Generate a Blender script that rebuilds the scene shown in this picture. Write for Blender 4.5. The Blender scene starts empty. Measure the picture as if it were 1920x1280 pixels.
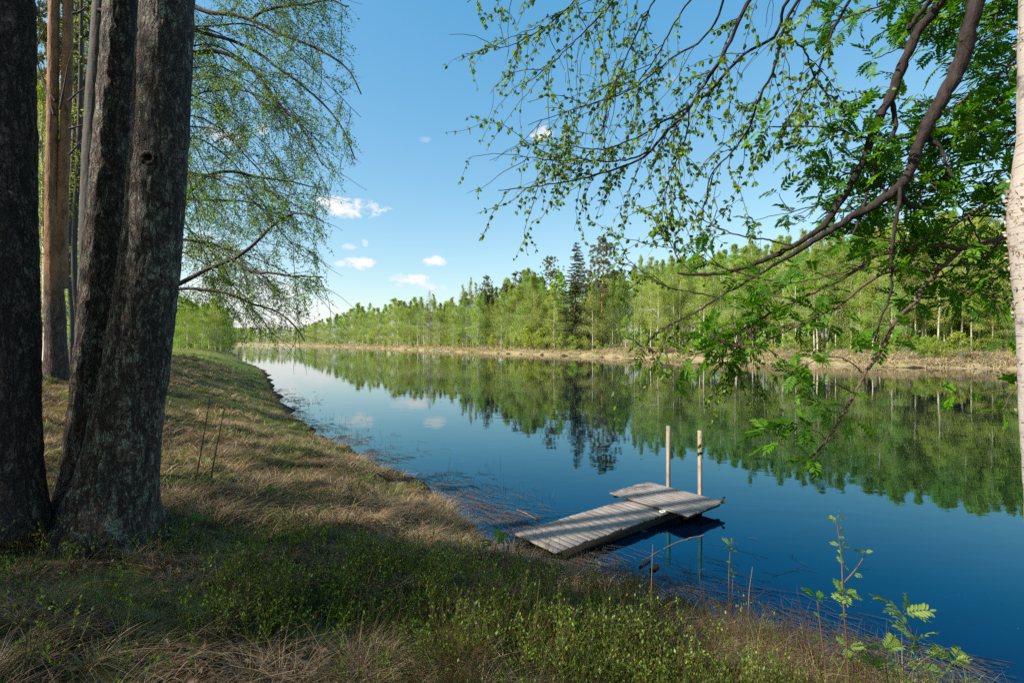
import bpy, math, random
import numpy as np
from mathutils import Vector

rng = np.random.default_rng(11)
random.seed(11)
scene = bpy.context.scene
COL = scene.collection
R = math.radians
EYE = 3.0            # metres above the water
FPX = 960.0          # focal length in photo pixels (18 mm on 36 mm)

SUN_DIR = np.array([0.93, 0.37])          # the way the light travels over the ground
SUN_DIR = SUN_DIR / np.linalg.norm(SUN_DIR)
SUN_EL = 37.0


def at(x, y, d):
    """world point seen at photo pixel x, y at distance d"""
    return np.array([(x - 960.0) / FPX * d, d, EYE - (y - 640.0) / FPX * d])


# ------------------------------------------------------------------ helpers
class Geo:
    def __init__(self):
        self.V = []; self.F = {}; self.T = []; self.n = 0

    def add(self, V, F, tint=0.5):
        V = np.asarray(V, dtype=np.float32).reshape(-1, 3)
        F = np.asarray(F, dtype=np.int64)
        if len(V) == 0 or len(F) == 0:
            return self
        self.V.append(V)
        t = np.asarray(tint, dtype=np.float32)
        self.T.append(np.broadcast_to(t, (len(V),)) if t.ndim == 0 else t.reshape(-1))
        self.F.setdefault(F.shape[1], []).append(F + self.n)
        self.n += len(V)
        return self

    def more(self, F):
        """extra faces (other size) on the vertices of the last add; F already absolute"""
        F = np.asarray(F, dtype=np.int64)
        self.F.setdefault(F.shape[1], []).append(F)

    def arrays(self):
        return np.concatenate(self.V), {k: np.concatenate(v) for k, v in self.F.items()}, np.concatenate(self.T)

    def merge(self, other, M=None, off=(0, 0, 0), tshift=0.0):
        V, F, T = other
        if M is not None:
            V = V @ np.asarray(M).T
        V = V + np.asarray(off)
        base = self.n
        self.V.append(V.astype(np.float32)); self.T.append(T + tshift)
        for k, f in F.items():
            self.F.setdefault(k, []).append(f + base)
        self.n += len(V)

    def mesh(self, name, smooth=False):
        V, F, T = self.arrays()
        me = bpy.data.meshes.new(name)
        me.vertices.add(len(V)); me.vertices.foreach_set('co', V.astype(np.float32).ravel())
        loops = []; starts = []; tot = []; s = 0
        for k, f in F.items():
            loops.append(f.ravel()); m = len(f)
            starts.append(s + np.arange(m) * k); tot.append(np.full(m, k)); s += m * k
        loops = np.concatenate(loops).astype(np.int32)
        starts = np.concatenate(starts).astype(np.int32)
        me.loops.add(len(loops)); me.loops.foreach_set('vertex_index', loops)
        me.polygons.add(len(starts)); me.polygons.foreach_set('loop_start', starts)
        if smooth:
            me.polygons.foreach_set('use_smooth', np.ones(len(starts), dtype=bool))
        me.update(calc_edges=True)
        a = me.attributes.new('tint', 'FLOAT', 'POINT')
        a.data.foreach_set('value', T.astype(np.float32))
        return me


def link(name, me, mat, parent=None):
    o = bpy.data.objects.new(name, me)
    COL.objects.link(o)
    if mat is not None and not len(me.materials):
        me.materials.append(mat)
    if parent is not None:
        o.parent = parent
    return o


def build(name, geo, mat, parent=None, smooth=False):
    return link(name, geo.mesh(name, smooth), mat, parent)


def empty(name, loc=(0, 0, 0), rz=0.0, label=None, cat=None, group=None, scale=None):
    o = bpy.data.objects.new(name, None)
    o.empty_display_size = 0.2
    COL.objects.link(o)
    o.location = loc; o.rotation_euler = (0, 0, rz)
    if scale is not None:
        o.scale = scale
    tag(o, label, cat, group)
    return o


def tag(o, label=None, cat=None, group=None, kind=None):
    if label: o['label'] = label
    if cat: o['category'] = cat
    if group: o['group'] = group
    if kind: o['kind'] = kind
    return o


def nrm(v):
    return v / np.maximum(np.linalg.norm(v, axis=-1, keepdims=True), 1e-9)


def hash3(i, j, k, seed):
    h = (i * 374761393 + j * 668265263 + k * 2147483647 + seed * 1274126177) & 0xFFFFFFFF
    h = ((h ^ (h >> 13)) * 1274126177) & 0xFFFFFFFF
    h = (h ^ (h >> 16)) & 0xFFFFFFFF
    return h.astype(np.float64) / 4294967295.0


def vnoise(x, y, z=None, seed=0):
    x = np.asarray(x, dtype=np.float64); y = np.asarray(y, dtype=np.float64)
    z = np.zeros_like(x) if z is None else np.asarray(z, dtype=np.float64)
    xi = np.floor(x).astype(np.int64); yi = np.floor(y).astype(np.int64); zi = np.floor(z).astype(np.int64)
    fx, fy, fz = x - xi, y - yi, z - zi
    u, v, w = fx * fx * (3 - 2 * fx), fy * fy * (3 - 2 * fy), fz * fz * (3 - 2 * fz)
    out = 0
    for a in (0, 1):
        for b in (0, 1):
            for c in (0, 1):
                ww = (u if a else 1 - u) * (v if b else 1 - v) * (w if c else 1 - w)
                out = out + ww * hash3(xi + a, yi + b, zi + c, seed)
    return out


def fbm(x, y, z=None, seed=0, oct=3):
    out = 0; amp = 0.5; s = 1.0; tot = 0
    for o in range(oct):
        out = out + amp * vnoise(np.asarray(x) * s, np.asarray(y) * s, None if z is None else np.asarray(z) * s, seed + o * 17)
        tot += amp; amp *= 0.5; s *= 2.03
    return out / tot


def smooth_path(P, n):
    """Catmull-Rom through the rows of P (any width), n samples"""
    P = np.asarray(P, dtype=float)
    Q = np.vstack([2 * P[0] - P[1], P, 2 * P[-1] - P[-2]])
    seg = np.linalg.norm(np.diff(P[:, :3], axis=0), axis=1); cum = np.concatenate([[0], np.cumsum(seg)])
    s = np.linspace(0, cum[-1], n)
    i = np.clip(np.searchsorted(cum, s, side='right') - 1, 0, len(P) - 2)
    t = ((s - cum[i]) / np.maximum(seg[i], 1e-9))[:, None]
    p0, p1, p2, p3 = Q[i], Q[i + 1], Q[i + 2], Q[i + 3]
    return 0.5 * (2 * p1 + (p2 - p0) * t + (2 * p0 - 5 * p1 + 4 * p2 - p3) * t ** 2 + (3 * p1 - p0 - 3 * p2 + p3) * t ** 3)


def tubes(geo, P, Rad, n=3, tint=0.5):
    """a batch of tubes: P (B,K,3), Rad (B,K)"""
    P = np.asarray(P, dtype=float); Rad = np.asarray(Rad, dtype=float)
    if P.ndim == 2:
        P = P[None]; Rad = Rad[None]
    B, K, _ = P.shape
    T = np.gradient(P, axis=1); T = nrm(T)
    mean = nrm(T.mean(axis=1))
    ref = np.where(np.abs(mean[:, 2:3]) < 0.8, np.array([[0, 0, 1.0]]), np.array([[1.0, 0.15, 0]]))
    N = nrm(np.cross(T, np.repeat(ref[:, None], K, 1)))
    Bn = np.cross(T, N)
    ang = np.arange(n) * 2 * math.pi / n
    V = P[:, :, None, :] + Rad[:, :, None, None] * (np.cos(ang)[None, None, :, None] * N[:, :, None, :] + np.sin(ang)[None, None, :, None] * Bn[:, :, None, :])
    idx = np.arange(B * K * n).reshape(B, K, n)
    a = idx[:, :-1, :]; b = idx[:, 1:, :]
    F = np.stack([a, np.roll(a, -1, axis=2), np.roll(b, -1, axis=2), b], axis=-1).reshape(-1, 4)
    t = np.asarray(tint, dtype=float)
    if t.ndim == 1:
        t = np.repeat(t, K * n)
    geo.add(V.reshape(-1, 3), F, t)


def strands(P0, D0, L, K, grav=0.0, wob=0.15, g=None):
    """batch of curved lines: start, direction, length"""
    g = g or rng
    P0 = np.asarray(P0, dtype=float); D = nrm(np.asarray(D0, dtype=float)); L = np.asarray(L, dtype=float)
    grav = np.broadcast_to(np.asarray(grav, dtype=float), (len(P0),))
    out = [P0]; p = P0
    for k in range(K - 1):
        D = nrm(D + g.normal(0, wob, D.shape) + np.stack([np.zeros_like(grav), np.zeros_like(grav), -grav], -1))
        p = p + D * (L / (K - 1))[:, None]
        out.append(p)
    return np.stack(out, axis=1)


def pick(P, u):
    """points and tangents on strands P (B,K,3) at per-row parameter u (B,)"""
    B, K, _ = P.shape
    f = np.clip(u, 0, 0.9999) * (K - 1); i = f.astype(int); t = (f - i)[:, None]
    r = np.arange(B)
    a, b = P[r, i], P[r, i + 1]
    return a * (1 - t) + b * t, nrm(b - a)


def spread_dirs(T, ang_lo, ang_hi, g=None):
    """directions that leave T by an angle in degrees"""
    g = g or rng
    q = nrm(np.cross(T, g.normal(size=T.shape)))
    a = np.radians(g.uniform(ang_lo, ang_hi, len(T)))[:, None]
    return np.cos(a) * T + np.sin(a) * q


def leaves(geo, P, D, L, wr=0.6, fold=0.25, tint=None, rich=False, g=None, up=0.0):
    """folded leaves: base P, direction D, length L"""
    g = g or rng
    n = len(P); D = nrm(D); L = np.broadcast_to(np.asarray(L, dtype=float), (n,))
    S = nrm(np.cross(D, nrm(g.normal(size=(n, 3)) + np.array([0, 0, up]))))
    N = np.cross(S, D)
    l = L[:, None]; w = l * wr * 0.5
    if tint is None:
        tint = g.uniform(0, 1, n)
    if not rich:
        V = np.stack([P, P + D * l * 0.42 + S * w + N * w * fold, P + D * l, P + D * l * 0.42 - S * w + N * w * fold], axis=1)
        i = np.arange(n)[:, None] * 4
        F = np.concatenate([i + np.array([[0, 1, 2]]), i + np.array([[0, 2, 3]])])
        geo.add(V.reshape(-1, 3), F, np.repeat(tint, 4))
    else:
        dn = -N * l * 0.10
        V = np.stack([P, P + D * l * 0.25 + S * w * 0.85 + N * w * fold, P + D * l * 0.62 + S * w * 0.8 + N * w * fold,
                      P + D * l + dn, P + D * l * 0.62 - S * w * 0.8 + N * w * fold, P + D * l * 0.25 - S * w * 0.85 + N * w * fold], axis=1)
        i = np.arange(n)[:, None] * 6
        F = np.concatenate([i + np.array([[0, 1, 2, 3]]), i + np.array([[0, 3, 4, 5]])])
        geo.add(V.reshape(-1, 3), F, np.repeat(tint, 6))


# ------------------------------------------------------------------ materials
def new_mat(name):
    m = bpy.data.materials.new(name); m.use_nodes = True
    nt = m.node_tree; nt.nodes.clear()
    out = nt.nodes.new('ShaderNodeOutputMaterial')
    return m, nt, out


def N(nt, t, **kw):
    n = nt.nodes.new(t)
    for k, v in kw.items():
        if k.startswith('i_'):
            key = k[2:]
            key = int(key) if key.isdigit() else key.replace('_', ' ')
            n.inputs[key].default_value = v
        else:
            setattr(n, k, v)
    return n


def math_node(nt, op, a, b=None, c=None, clamp=False):
    n = nt.nodes.new('ShaderNodeMath'); n.operation = op; n.use_clamp = clamp
    for i, v in enumerate((a, b, c)):
        if v is None: continue
        if isinstance(v, (int, float)): n.inputs[i].default_value = v
        else: nt.links.new(v, n.inputs[i])
    return n.outputs[0]


def ramp(nt, fac, stops, interp='LINEAR'):
    n = nt.nodes.new('ShaderNodeValToRGB'); cr = n.color_ramp; cr.interpolation = interp
    while len(cr.elements) < len(stops): cr.elements.new(0.5)
    for e, (p, c) in zip(cr.elements, stops):
        e.position = p
        e.color = (c, c, c, 1) if isinstance(c, (int, float)) else (*c, 1)
    nt.links.new(fac, n.inputs[0])
    return n.outputs[0]


def mixc(nt, fac, a, b, blend='MIX'):
    n = nt.nodes.new('ShaderNodeMix'); n.data_type = 'RGBA'; n.blend_type = blend
    for sock, v in ((n.inputs[0], fac), (n.inputs[6], a), (n.inputs[7], b)):
        if isinstance(v, (int, float)): sock.default_value = v
        elif isinstance(v, tuple): sock.default_value = (*v, 1)
        else: nt.links.new(v, sock)
    return n.outputs[2]


def coords(nt, scale=(1, 1, 1), obj=True, rot=(0, 0, 0)):
    tc = nt.nodes.new('ShaderNodeTexCoord'); mp = nt.nodes.new('ShaderNodeMapping')
    mp.inputs['Scale'].default_value = scale
    mp.inputs['Rotation'].default_value = rot
    nt.links.new(tc.outputs['Object'], mp.inputs[0])
    return mp.outputs[0]


def noise_tex(nt, vec, scale, detail=4, rough=0.55, dist=0.0):
    n = nt.nodes.new('ShaderNodeTexNoise'); n.inputs['Scale'].default_value = scale
    n.inputs['Detail'].default_value = detail; n.inputs['Roughness'].default_value = rough
    n.inputs['Distortion'].default_value = dist
    nt.links.new(vec, n.inputs['Vector'])
    return n.outputs['Fac']


def leaf_mat(name, dark, light, trans=0.45, gloss=0.06, hue_jit=0.02, val_jit=0.3, rough=0.55):
    m, nt, out = new_mat(name)
    at_ = N(nt, 'ShaderNodeAttribute', attribute_name='tint')
    info = nt.nodes.new('ShaderNodeObjectInfo')
    c = ramp(nt, at_.outputs['Fac'], [(0, dark), (1, light)])
    hsv = nt.nodes.new('ShaderNodeHueSaturation')
    hue = math_node(nt, 'MULTIPLY_ADD', info.outputs['Random'], 2 * hue_jit, 0.5 - hue_jit)
    r2 = math_node(nt, 'FRACT', math_node(nt, 'MULTIPLY', info.outputs['Random'], 37.7))
    val = math_node(nt, 'MULTIPLY_ADD', r2, val_jit, 1.0 - val_jit * 0.5)
    nt.links.new(hue, hsv.inputs['Hue']); nt.links.new(val, hsv.inputs['Value']); nt.links.new(c, hsv.inputs['Color'])
    d = nt.nodes.new('ShaderNodeBsdfDiffuse'); nt.links.new(hsv.outputs[0], d.inputs[0])
    t = nt.nodes.new('ShaderNodeBsdfTranslucent')
    warm = mixc(nt, 1.0, hsv.outputs[0], (1.15, 1.1, 0.5), 'MULTIPLY'); nt.links.new(warm, t.inputs[0])
    mx = nt.nodes.new('ShaderNodeMixShader'); mx.inputs[0].default_value = trans
    nt.links.new(d.outputs[0], mx.inputs[1]); nt.links.new(t.outputs[0], mx.inputs[2])
    g = nt.nodes.new('ShaderNodeBsdfGlossy'); g.inputs['Roughness'].default_value = rough; g.inputs[0].default_value = (1, 1, 1, 1)
    m2 = nt.nodes.new('ShaderNodeMixShader'); m2.inputs[0].default_value = gloss
    nt.links.new(mx.outputs[0], m2.inputs[1]); nt.links.new(g.outputs[0], m2.inputs[2])
    nt.links.new(m2.outputs[0], out.inputs[0])
    return m


def simple_bark(name, a, b, scale=(8, 8, 2), bump=0.4, rough=0.85):
    m, nt, out = new_mat(name)
    v = coords(nt, scale)
    f = noise_tex(nt, v, 1.0, 5, 0.65)
    at_ = N(nt, 'ShaderNodeAttribute', attribute_name='tint')
    c = ramp(nt, f, [(0.3, a), (0.7, b)])
    p = nt.nodes.new('ShaderNodeBsdfPrincipled'); p.inputs['Roughness'].default_value = rough
    p.inputs['Specular IOR Level'].default_value = 0.25
    nt.links.new(c, p.inputs['Base Color'])
    bp = nt.nodes.new('ShaderNodeBump'); bp.inputs['Strength'].default_value = bump; bp.inputs['Distance'].default_value = 0.02
    nt.links.new(f, bp.inputs['Height']); nt.links.new(bp.outputs[0], p.inputs['Normal'])
    nt.links.new(p.outputs[0], out.inputs[0])
    return m


def pine_bark(name, lichen=0.5, z_orange=None, fs=1.0, dark=(0.040, 0.027, 0.023), light=(0.20, 0.14, 0.12)):
    m, nt, out = new_mat(name)
    v2 = coords(nt, (1, 1, 1))
    n1 = noise_tex(nt, coords(nt, (11 * fs, 11 * fs, 2.6 * fs)), 1.0, 4, 0.6, 0.9)
    ridge = math_node(nt, 'ABSOLUTE', math_node(nt, 'SUBTRACT', n1, 0.5))
    fiss = ramp(nt, ridge, [(0.0, 0.0), (0.022, 0.35), (0.075, 1.0)])
    n3 = noise_tex(nt, coords(nt, (24 * fs, 24 * fs, 11 * fs)), 1.0, 3, 0.6, 1.2)
    ridge3 = math_node(nt, 'ABSOLUTE', math_node(nt, 'SUBTRACT', n3, 0.5))
    fiss3 = ramp(nt, ridge3, [(0.0, 0.25), (0.05, 1.0)])
    flake = noise_tex(nt, coords(nt, (46 * fs, 46 * fs, 22 * fs)), 1.0, 5, 0.7, 0.5)
    mid = noise_tex(nt, v2, 5, 5, 0.65)
    fine = noise_tex(nt, v2, 90, 4, 0.7)
    pl = ramp(nt, flake, [(0.32, dark), (0.5, tuple(0.5 * (a + b) for a, b in zip(dark, light))), (0.72, light)])
    pl = mixc(nt, ramp(nt, mid, [(0.4, 0.0), (0.7, 0.7)]), pl, mixc(nt, 1.0, pl, (1.05, 0.75, 0.62), 'MULTIPLY'))
    edge = math_node(nt, 'MULTIPLY', fiss, fiss3)
    c = mixc(nt, edge, (0.014, 0.010, 0.009), pl)
    if z_orange is not None:
        sx = nt.nodes.new('ShaderNodeSeparateXYZ'); tc = nt.nodes.new('ShaderNodeTexCoord')
        nt.links.new(tc.outputs['Object'], sx.inputs[0])
        zz = math_node(nt, 'ADD', sx.outputs[2], math_node(nt, 'MULTIPLY', mid, 3.0))
        fo = math_node(nt, 'MULTIPLY', math_node(nt, 'SUBTRACT', zz, z_orange + 1.5), 0.9, clamp=True)
        sm = ramp(nt, noise_tex(nt, coords(nt, (5, 5, 2.5)), 1, 6, 0.7), [(0.3, (0.07, 0.04, 0.026)), (0.48, (0.26, 0.12, 0.055)), (0.75, (0.42, 0.22, 0.11))])
        c = mixc(nt, fo, c, sm)
    if lichen > 0:
        lf = noise_tex(nt, v2, 9, 8, 0.8)
        lm = ramp(nt, lf, [(0.60 - 0.1 * lichen, 0.0), (0.66 - 0.1 * lichen, 1.0)])
        lm2 = math_node(nt, 'MULTIPLY', math_node(nt, 'MULTIPLY', lm, edge), ramp(nt, fine, [(0.35, 0.1), (0.6, 0.9)]))
        c = mixc(nt, lm2, c, (0.31, 0.335, 0.25))
    p = nt.nodes.new('ShaderNodeBsdfPrincipled'); p.inputs['Roughness'].default_value = 0.75
    p.inputs['Specular IOR Level'].default_value = 0.35
    nt.links.new(c, p.inputs['Base Color'])
    h = math_node(nt, 'ADD', math_node(nt, 'MULTIPLY', edge, 1.2), math_node(nt, 'MULTIPLY', flake, 0.9))
    bp = nt.nodes.new('ShaderNodeBump'); bp.inputs['Strength'].default_value = 1.0; bp.inputs['Distance'].default_value = 0.020 if z_orange is None else 0.008
    nt.links.new(h, bp.inputs['Height']); nt.links.new(bp.outputs[0], p.inputs['Normal'])
    nt.links.new(p.outputs[0], out.inputs[0])
    return m


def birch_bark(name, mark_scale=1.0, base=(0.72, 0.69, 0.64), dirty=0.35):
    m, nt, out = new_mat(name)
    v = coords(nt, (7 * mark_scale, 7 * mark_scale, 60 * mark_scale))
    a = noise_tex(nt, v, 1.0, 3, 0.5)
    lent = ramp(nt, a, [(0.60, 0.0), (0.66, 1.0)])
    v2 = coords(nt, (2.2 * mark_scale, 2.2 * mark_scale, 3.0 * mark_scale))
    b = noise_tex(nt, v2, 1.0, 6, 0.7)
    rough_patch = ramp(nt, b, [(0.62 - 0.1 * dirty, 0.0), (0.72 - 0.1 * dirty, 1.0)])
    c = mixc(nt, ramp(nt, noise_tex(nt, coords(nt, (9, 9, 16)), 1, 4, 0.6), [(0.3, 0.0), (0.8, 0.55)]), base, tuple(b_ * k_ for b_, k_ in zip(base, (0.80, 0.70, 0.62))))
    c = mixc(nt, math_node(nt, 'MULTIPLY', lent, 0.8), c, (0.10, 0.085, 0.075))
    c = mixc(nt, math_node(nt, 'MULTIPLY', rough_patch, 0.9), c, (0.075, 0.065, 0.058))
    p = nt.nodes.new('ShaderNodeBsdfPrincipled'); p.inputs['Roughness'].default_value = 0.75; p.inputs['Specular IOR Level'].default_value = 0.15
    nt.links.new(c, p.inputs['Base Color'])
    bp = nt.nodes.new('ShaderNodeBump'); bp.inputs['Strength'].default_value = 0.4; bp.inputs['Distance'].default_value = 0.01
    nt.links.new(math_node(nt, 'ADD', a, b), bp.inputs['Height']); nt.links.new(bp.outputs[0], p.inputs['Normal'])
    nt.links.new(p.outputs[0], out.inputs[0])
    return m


M = {}
M['leaf_far'] = leaf_mat('birch_leaf_distant', (0.21, 0.32, 0.050), (0.39, 0.50, 0.115), 0.42, 0.01, 0.025, 0.45)
M['leaf_far_b'] = leaf_mat('pale_leaf_distant', (0.20, 0.25, 0.07), (0.36, 0.42, 0.15), 0.45, 0.03, 0.025, 0.3)
M['leaf_shrub'] = leaf_mat('shrub_leaf', (0.21, 0.31, 0.03), (0.38, 0.48, 0.06), 0.45, 0.03, 0.02, 0.3)
M['bare_twig'] = simple_bark('bare_twig', (0.15, 0.125, 0.115), (0.27, 0.235, 0.215))
M['needle_pine'] = leaf_mat('pine_needle', (0.085, 0.115, 0.05), (0.20, 0.22, 0.10), 0.15, 0.05, 0.015, 0.25)
M['needle_spruce'] = leaf_mat('spruce_needle', (0.030, 0.052, 0.020), (0.115, 0.135, 0.04), 0.1, 0.05, 0.01, 0.2)
M['leaf_left'] = leaf_mat('weeping_birch_leaf', (0.085, 0.19, 0.030), (0.25, 0.41, 0.085), 0.5, 0.015, 0.0, 0.0)
M['leaf_right'] = leaf_mat('birch_leaf', (0.08, 0.17, 0.010), (0.23, 0.37, 0.03), 0.5, 0.02, 0.0, 0.0)
M['leaf_rowan'] = leaf_mat('rowan_leaf', (0.040, 0.15, 0.006), (0.15, 0.36, 0.012), 0.55, 0.015, 0.0, 0.0)
M['leaf_sapling'] = leaf_mat('sapling_leaf', (0.12, 0.23, 0.025), (0.30, 0.42, 0.07), 0.5, 0.03, 0.0, 0.0)
M['leaf_bilberry'] = leaf_mat('bilberry_leaf', (0.038, 0.085, 0.008), (0.25, 0.38, 0.03), 0.45, 0.03, 0.0, 0.0)
M['bilberry_stem'] = leaf_mat('bilberry_stem', (0.06, 0.035, 0.015), (0.15, 0.115, 0.04), 0.0, 0.02, 0.0, 0.0)
M['grass_dry'] = leaf_mat('dry_grass', (0.060, 0.034, 0.018), (0.54, 0.37, 0.195), 0.2, 0.04, 0.0, 0.0)
M['straw_far'] = leaf_mat('pale_straw', (0.16, 0.12, 0.065), (0.52, 0.42, 0.25), 0.2, 0.02, 0.0, 0.0)
M['grass_green'] = leaf_mat('green_grass', (0.035, 0.07, 0.010), (0.19, 0.25, 0.032), 0.4, 0.05, 0.0, 0.0)
M['litter'] = leaf_mat('leaf_litter', (0.06, 0.027, 0.016), (0.24, 0.13, 0.085), 0.15, 0.04, 0.0, 0.0)
M['reed_dead'] = leaf_mat('dead_reed', (0.025, 0.018, 0.015), (0.12, 0.085, 0.062), 0.1, 0.05, 0.0, 0.0)
M['reed_green'] = leaf_mat('sedge', (0.03, 0.06, 0.02), (0.10, 0.16, 0.04), 0.2, 0.06, 0.0, 0.0)
M['pine_bark'] = pine_bark('pine_bark', 1.1, None, 0.95, (0.036, 0.023, 0.018), (0.19, 0.125, 0.098))
M['pine_bark_dark'] = pine_bark('pine_bark_dark', 0.3, None, 0.9, (0.034, 0.024, 0.020), (0.15, 0.105, 0.088))
M['pine_bark_orange'] = pine_bark('pine_bark_orange', 0.2, 3.9, 0.8)
M['pine_far'] = None
M['birch_bark'] = birch_bark('birch_bark', 1.6, (0.40, 0.37, 0.345), 0.45)
M['birch_bark_old_shaded'] = birch_bark('birch_bark_old_shaded', 0.9, (0.075, 0.072, 0.069), 1.2)  # old rough bark, its base darkened to stand in for shade
M['birch_far'] = birch_bark('birch_bark_far', 0.22, (0.50, 0.47, 0.41), 0.55)
M['twig_dark'] = simple_bark('dark_twig', (0.035, 0.024, 0.022), (0.085, 0.062, 0.055), (30, 30, 30), 0.3)
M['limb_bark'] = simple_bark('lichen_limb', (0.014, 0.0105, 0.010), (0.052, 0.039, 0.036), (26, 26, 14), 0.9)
M['rowan_bark'] = simple_bark('rowan_bark', (0.055, 0.030, 0.021), (0.16, 0.105, 0.08), (26, 26, 10), 0.4)
M['stem_brown'] = simple_bark('sapling_stem', (0.09, 0.05, 0.032), (0.19, 0.12, 0.08), (30, 30, 8), 0.2)
M['dead_wood'] = simple_bark('dead_wood', (0.06, 0.045, 0.036), (0.22, 0.17, 0.135), (20, 20, 20), 0.5)

# orange upper stem of the far pines
m, nt, out = new_mat('far_pine_bark')
tc = nt.nodes.new('ShaderNodeTexCoord'); sx = nt.nodes.new('ShaderNodeSeparateXYZ'); nt.links.new(tc.outputs['Object'], sx.inputs[0])
zf = math_node(nt, 'MULTIPLY', sx.outputs[2], 0.06, clamp=True)
c = ramp(nt, zf, [(0.15, (0.11, 0.08, 0.065)), (0.5, (0.40, 0.19, 0.09)), (1.0, (0.46, 0.24, 0.12))])
p = nt.nodes.new('ShaderNodeBsdfPrincipled'); p.inputs['Roughness'].default_value = 0.85
nt.links.new(c, p.inputs['Base Color']); nt.links.new(p.outputs[0], out.inputs[0])
M['pine_far'] = m

# ------------------------------------------------------------------ terrain
NEAR = np.array([(3000, -2600), (400, -330), (60, -45), (22, -10), (12, -2.0), (7.6, 1.9), (5.2, 3.75), (3.75, 4.45), (3.1, 4.85), (2.62, 5.25), (2.1, 5.65), (1.7, 6.05), (1.15, 6.15), (0.65, 6.5),
                 (0.15, 6.95), (-0.2, 7.5), (-0.40, 8.23), (-1.08, 9.44), (-2.35, 11.3), (-3.55, 12.6), (-5.68, 15.6), (-8.5, 19.9), (-13.35, 28.8), (-23.2, 48), (-30, 60), (-46, 86), (-80, 146), (-150, 255), (-420, 520), (-3000, 2300)], dtype=float)
FAR = np.array([(3000, -1700), (400, -150), (110, 20), (72, 45), (54, 55), (45, 59), (40, 65), (33, 75), (25, 85), (8, 112), (-15, 144), (-36, 182), (-62, 226), (-122, 318), (-300, 490), (-600, 720), (-3000, 2700)], dtype=float)


def seg_dist(x, y, L):
    d = np.full(x.shape, 1e9)
    for (ax, ay), (bx, by) in zip(L[:-1], L[1:]):
        ux, uy = bx - ax, by - ay
        t = np.clip(((x - ax) * ux + (y - ay) * uy) / (ux * ux + uy * uy), 0, 1)
        d = np.minimum(d, np.hypot(x - ax - t * ux, y - ay - t * uy))
    return d


def inside(x, y, L):
    r = np.zeros(x.shape, dtype=bool)
    Q = np.vstack([L, L[:1]])
    for (ax, ay), (bx, by) in zip(Q[:-1], Q[1:]):
        if ay == by: continue
        c = ((ay > y) != (by > y)) & (x < (bx - ax) * (y - ay) / (by - ay) + ax)
        r ^= c
    return r


NEAR_POLY = np.vstack([NEAR, [(-9000, 2300), (-9000, -9000), (3000, -9000)]])
FAR_POLY = np.vstack([FAR, [(-3000, 9000), (9000, 9000), (9000, -1700)]])


def s_near(x, y):
    x = np.asarray(x, dtype=float); y = np.asarray(y, dtype=float)
    d = seg_dist(x, y, NEAR)
    return np.where(inside(x, y, NEAR_POLY), d, -d)


def s_far(x, y):
    x = np.asarray(x, dtype=float); y = np.asarray(y, dtype=float)
    d = seg_dist(x, y, FAR)
    return np.where(inside(x, y, FAR_POLY), d, -d)


def hgt(x, y):
    x = np.asarray(x, dtype=float); y = np.asarray(y, dtype=float)
    r = np.hypot(x, y)
    jit = (fbm(x * 1.3, y * 1.3, seed=3) - 0.5) * np.clip(0.9 + r * 0.02, 0, 3.0) + (fbm(x * 4.5, y * 4.5, seed=4, oct=2) - 0.5) * 0.35
    sn = s_near(x, y); sf = s_far(x, y)
    zn = np.interp(sn + jit * np.exp(-np.abs(sn) / 3.0), [-40, -12, -6, -2, -0.5, 0, 0.25, 1, 2, 3.5, 5, 8, 14, 30, 400], [-3.2, -2.6, -1.5, -0.55, -0.12, 0, 0.17, 0.36, 0.66, 1.06, 1.38, 1.62, 1.95, 2.25, 4])
    zn = zn + 0.55 * np.clip((-x - 5) / 9.0, 0, 1) * np.clip(sn / 5.0, 0, 1) * np.clip((60 - y) / 25, 0, 1)
    zn = zn + np.clip(sn / 2.0, 0, 1) * ((fbm(x * 0.45, y * 0.45, seed=8) - 0.5) * 0.36 + (fbm(x * 2.2, y * 2.2, seed=9) - 0.5) * 0.20 + (fbm(x * 1.05, y * 1.05, seed=12, oct=2) - 0.5) * 0.32 * np.clip((60 - r) / 30, 0, 1))
    zf = np.interp(sf + jit * 1.2, [-40, -10, -3, -0.6, 0, 0.5, 3, 8, 14, 60, 500, 2500], [-3.2, -2.6, -1.2, -0.3, 0, 0.38, 0.85, 1.5, 1.8, 2.6, 8, 30])
    return np.maximum(zn, zf)


def h1(x, y):
    return float(hgt(np.array([x]), np.array([y]))[0])


def meadow(x, y):
    sn = s_near(x, y)
    m_ = np.clip((y - 10.5) / 6, 0, 1) * np.exp(-((sn - 1.4) / 1.8) ** 2) * 0.75 + np.clip((y - 30) / 12, 0, 1)
    return np.clip(m_, 0, 1) * (sn > 0) * np.clip(0.35 + 1.6 * (fbm(x * 0.33, y * 0.33, seed=33) - 0.25), 0, 1)


NR, NA = 330, 640
rr = 0.35 * (3600 / 0.35) ** (np.arange(NR) / (NR - 1))
aa = np.arange(NA) * 2 * math.pi / NA
GX = (rr[:, None] * np.sin(aa)[None, :]).ravel(); GY = (rr[:, None] * np.cos(aa)[None, :]).ravel()
GZ = hgt(GX, GY)
GS = s_near(GX, GY); GF = s_far(GX, GY)
idx = np.arange(NR * NA).reshape(NR, NA)
A, B = idx[:-1], idx[1:]
QF = np.stack([A, np.roll(A, -1, 1), np.roll(B, -1, 1), B], -1).reshape(-1, 4)
g = Geo()
g.add(np.stack([GX, GY, GZ], -1), QF, np.clip(np.maximum(GS, np.where(GF > 0, GF * 3, GF)) / 40 + 0.5, 0, 1))
g.add([(0, 0, h1(0, 0))], np.zeros((0, 3), dtype=int))
cz = NR * NA
g.V.append(np.array([[0, 0, h1(0, 0)]], dtype=np.float32)); g.T.append(np.array([0.6], dtype=np.float32)); g.n += 1
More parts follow.
